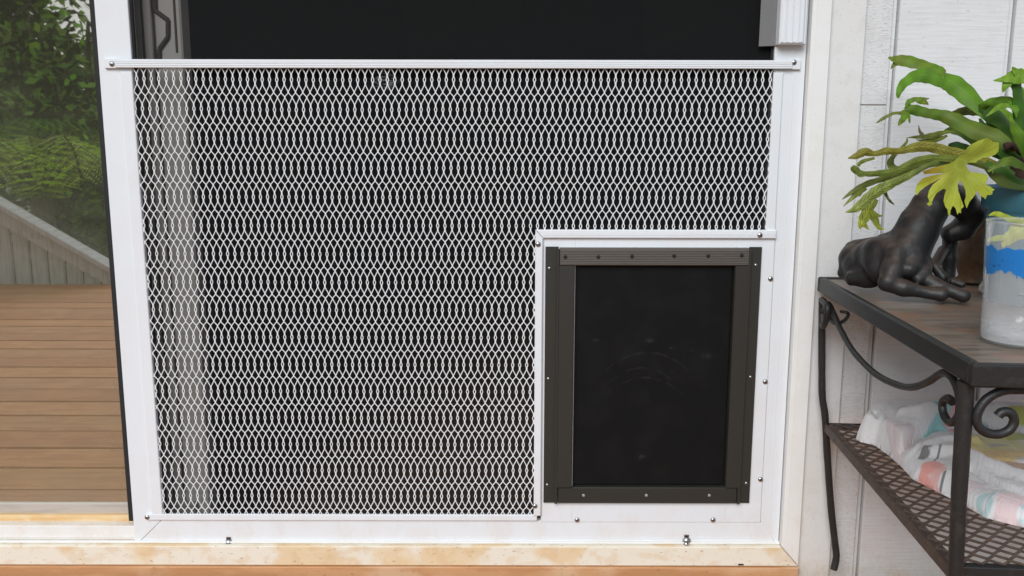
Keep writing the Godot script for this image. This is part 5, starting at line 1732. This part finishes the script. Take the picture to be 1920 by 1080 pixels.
func crown(count: int, r: Vector3, size: float, tone: Color, clumps: int) -> ArrayMesh:
	var s := tool()
	var centres := []
	for i in clumps:
		var d := Vector3(rng.randfn(), rng.randfn(), rng.randfn()).normalized() * pow(rng.randf(), 0.4)
		centres.append([d * r, rng.randf_range(0.22, 0.42) * r.x, rng.randf_range(0.65, 1.35), rng.randf_range(-0.2, 0.2)])
	for i in count:
		var c: Array = centres[rng.randi() % clumps]
		var off := Vector3(rng.randfn(), rng.randfn() * 0.7, rng.randfn()) * 0.55
		var p: Vector3 = c[0] + off * c[1]
		var d := (off.normalized() + Vector3(rng.randfn(), rng.randfn() - 0.5, rng.randfn()) * 0.6).normalized() * size * rng.randf_range(0.6, 1.4)
		var w := d.cross(Vector3(rng.randfn(), rng.randfn(), rng.randfn())).normalized() * size * rng.randf_range(0.16, 0.3)
		var k: float = c[2] * rng.randf_range(0.75, 1.25)
		var hue: float = c[3]
		leaf_quad(s, p, d, w, Color(tone.r * k * (1.0 + hue), tone.g * k, tone.b * k))
	return s.commit()


func fern_leaf(s: SurfaceTool, line: Array, reach: float, tone: Color) -> void:
	var pts := smooth_path(line, 5)
	var n := pts.size()
	for i in n - 1:
		var a: Vector3 = pts[i]
		var b: Vector3 = pts[i + 1]
		var t := (b - a).normalized()
		var f := float(i) / n
		var l := reach * sin(PI * (0.14 + 0.86 * f)) + 0.02
		var side := t.cross(Vector3.UP).normalized()
		leaf_quad(s, a, (b - a) * 1.1, side * 0.011, Color(0.36, 0.36, 0.1))
		for sg in [-1.0, 1.0]:
			var dir: Vector3 = (side * sg + t * 0.5 + Vector3(rng.randfn() * 0.06, -0.25 + rng.randfn() * 0.06, rng.randfn() * 0.06)).normalized()
			var steps := int(maxf(3.0, l / 0.014))
			var shade := rng.randf_range(0.75, 1.2)
			leaf_quad(s, a, dir * l * 0.95 + Vector3(0, -0.2 * l, 0), t * 0.005, Color(0.34, 0.38, 0.1))
			for k in steps:
				var g := float(k) / steps
				var p: Vector3 = a + dir * l * g + Vector3(0, -0.25 * l * g * g, 0)
				var ll := 0.042 * (1.0 - g * 0.85) + 0.005
				for u in [-1.0, 1.0]:
					var pd: Vector3 = (t * u + dir * 0.55 + Vector3(0, rng.randf_range(-0.35, 0.05), 0)).normalized() * ll
					leaf_quad(s, p, pd, dir * 0.0045, tone * shade * rng.randf_range(0.8, 1.2))


func build_garden() -> void:
	# stair railing beyond the deck
	var r := thing("stair_railing", "weathered grey wooden stair railing at the far edge of the deck", "railing", Vector3(-2.9, 0, 3.35))
	var top := Vector3(-3.7, 0.86, 3.36)
	var low := Vector3(-2.32, 0.02, 3.36)
	var along := (low - top).normalized()
	var s := tool()
	var up := Vector3(0, 0, 1).cross(along).normalized()
	cbox(s, (top + low) * 0.5, Vector3((low - top).length(), 0.09, 0.05), 0.004, Basis(along, up, Vector3(0, 0, 1)))
	cbox(s, (top + low) * 0.5 + up * 0.055, Vector3((low - top).length(), 0.03, 0.13), 0.004, Basis(along, up, Vector3(0, 0, 1)))
	part("handrail", s, M.grey_wood, r)
	var x := -3.66
	while x < -2.35:
		var y := lerpf(top.y, low.y, (x - top.x) / (low.x - top.x)) - 0.05
		if y > -0.4:
			s = tool()
			cbox(s, Vector3(x, (y - 0.5) * 0.5, 3.4), Vector3(0.085, y + 0.5, 0.022), 0.003)
			part("board", s, M.grey_wood, r)
		x += 0.1
	s = tool()
	cbox(s, Vector3(-3.72, 0.3, 3.38), Vector3(0.09, 1.6, 0.09), 0.004)
	part("post", s, M.grey_wood, r)
	# tree fern
	var f := thing("tree_fern", "bright green tree fern with arching fronds beyond the stair railing", "fern", Vector3(-3.2, -0.62, 4.3))
	s = tool()
	tube(s, [Vector3(-3.2, -0.62, 4.3), Vector3(-3.21, -0.1, 4.3), Vector3(-3.2, 0.42, 4.3)], 0.09, 0.07, 9, 0.2)
	part("trunk", s, M.bark, f)
	var hub := Vector3(-3.2, 0.45, 4.3)
	var tone := Color(0.55, 0.66, 0.13)
	for e in [[Vector3(0.6, 0.16, -0.25), 0.0], [Vector3(0.62, 0.2, 0.15), 0.0], [Vector3(0.1, 0.22, -0.62), 0.0], [Vector3(-0.5, 0.2, -0.4), 0.0], [Vector3(-0.7, 0.16, 0.1), 0.0], [Vector3(0.2, 0.22, 0.6), 0.0], [Vector3(-0.35, 0.24, 0.55), 0.0], [Vector3(0.42, 0.24, -0.5), 0.0]]:
		s = tool()
		var d: Vector3 = e[0]
		d *= 1.25
		fern_leaf(s, [hub, hub + d * 0.35 + Vector3(0, 0.16, 0), hub + d * 0.75 + Vector3(0, 0.17, 0), hub + d * 1.1 + Vector3(0, 0.0, 0), hub + d * 1.3 + Vector3(0, -0.25, 0)], 0.32, tone)
		part("frond", s, M.garden_leaf, f)
	# second, paler fern clump further off
	var f2 := thing("fern_clump", "feathery pale fern growing behind the tree fern", "fern", Vector3(-4.5, -0.62, 5.8))
	hub = Vector3(-4.5, 0.55, 5.8)
	for i in 9:
		var a := TAU * i / 9.0 + 0.3
		var d := Vector3(cos(a), 0.2, sin(a)) * 0.9
		s = tool()
		fern_leaf(s, [hub + Vector3(0, -0.5, 0), hub + d * 0.3 + Vector3(0, 0.25, 0), hub + d * 0.75 + Vector3(0, 0.3, 0), hub + d * 1.15 + Vector3(0, 0.05, 0), hub + d * 1.3 + Vector3(0, -0.2, 0)], 0.3, Color(0.14, 0.27, 0.08))
		part("frond", s, M.garden_leaf, f2)
	# shrubs and trees
	var sh := crown(3200, Vector3(1.0, 0.75, 0.8), 0.11, Color(0.14, 0.24, 0.04), 26)
	var spots := [
		[Vector3(-2.9, 0.1, 5.6), 0.85, "low dark shrub beside the tree fern"],
		[Vector3(-4.3, 0.35, 7.6), 1.25, "broad shrub behind the pale fern clump"],
		[Vector3(-2.2, 0.2, 7.0), 1.1, "rounded shrub right of the tree fern"],
		[Vector3(-6.2, 0.4, 6.6), 1.3, "shrub at the left end of the garden row"],
		[Vector3(0.6, 0.2, 6.6), 1.2, "shrub straight out from the screen door"],
		[Vector3(3.2, 0.2, 6.8), 1.3, "shrub at the right end of the garden row"],
	]
	for e in spots:
		var b := thing("shrub", e[2], "shrub", Vector3(e[0].x, -0.62, e[0].z), "shrubs beyond the deck")
		var o := place("crown", sh, M.garden_leaf, b, e[0], Basis(Vector3.UP, e[0].x * 2.0).scaled(Vector3.ONE * e[1]))
		o.set_meta("kind", "stuff")
	var c1 := crown(6500, Vector3(1.7, 1.5, 1.5), 0.16, Color(0.17, 0.25, 0.045), 40)
	var c2 := crown(6500, Vector3(1.7, 1.8, 1.5), 0.19, Color(0.19, 0.3, 0.05), 36)
	var trees := [
		[Vector3(-6.5, 2.1, 9.2), 1.0, 0, "tall dark tree at the far left of the garden"],
		[Vector3(-5.0, 0.75, 8.9), 0.75, 1, "lighter green tree behind the broad shrub"],
		[Vector3(-9.3, 2.2, 11.0), 1.3, 1, "pale tree furthest back on the left"],
		[Vector3(-3.2, 0.9, 9.8), 0.85, 0, "dark round tree behind the rounded shrub"],
		[Vector3(-0.6, 1.2, 12.5), 1.0, 0, "dark tree straight out from the screen door"],
		[Vector3(2.4, 1.3, 12.8), 1.1, 1, "light green tree right of the middle of the garden"],
		[Vector3(5.6, 1.6, 12.0), 1.2, 0, "dark tree at the right end of the garden"],
		[Vector3(-11.0, 2.4, 9.0), 1.4, 0, "dark tree at the left end of the garden"],
	]
	for e in trees:
		var at: Vector3 = e[0]
		var b := thing("garden_tree", e[3], "tree", Vector3(at.x, -0.62, at.z), "trees beyond the deck")
		s = tool()
		tube(s, smooth_path([Vector3(at.x, -0.65, at.z), at + Vector3(0.08, -1.2, 0.05), at + Vector3(-0.05, 0.0, 0.0), at + Vector3(0.1, 0.9, 0.0)], 5), 0.16, 0.05, 9, 0.08)
		for k in 5:
			var a := k * 1.3
			tube(s, smooth_path([at + Vector3(0, -0.5 + 0.2 * k, 0), at + Vector3(cos(a) * 0.5, 0.1 + 0.2 * k, sin(a) * 0.5), at + Vector3(cos(a), 0.5 + 0.2 * k, sin(a))], 4), 0.06, 0.015, 6)
		part("trunk", s, M.bark, b)
		var o := place("crown", c2 if e[2] else c1, M.garden_leaf, b, at, Basis(Vector3.UP, at.x * 1.3).scaled(Vector3.ONE * e[1]))
		o.set_meta("kind", "stuff")
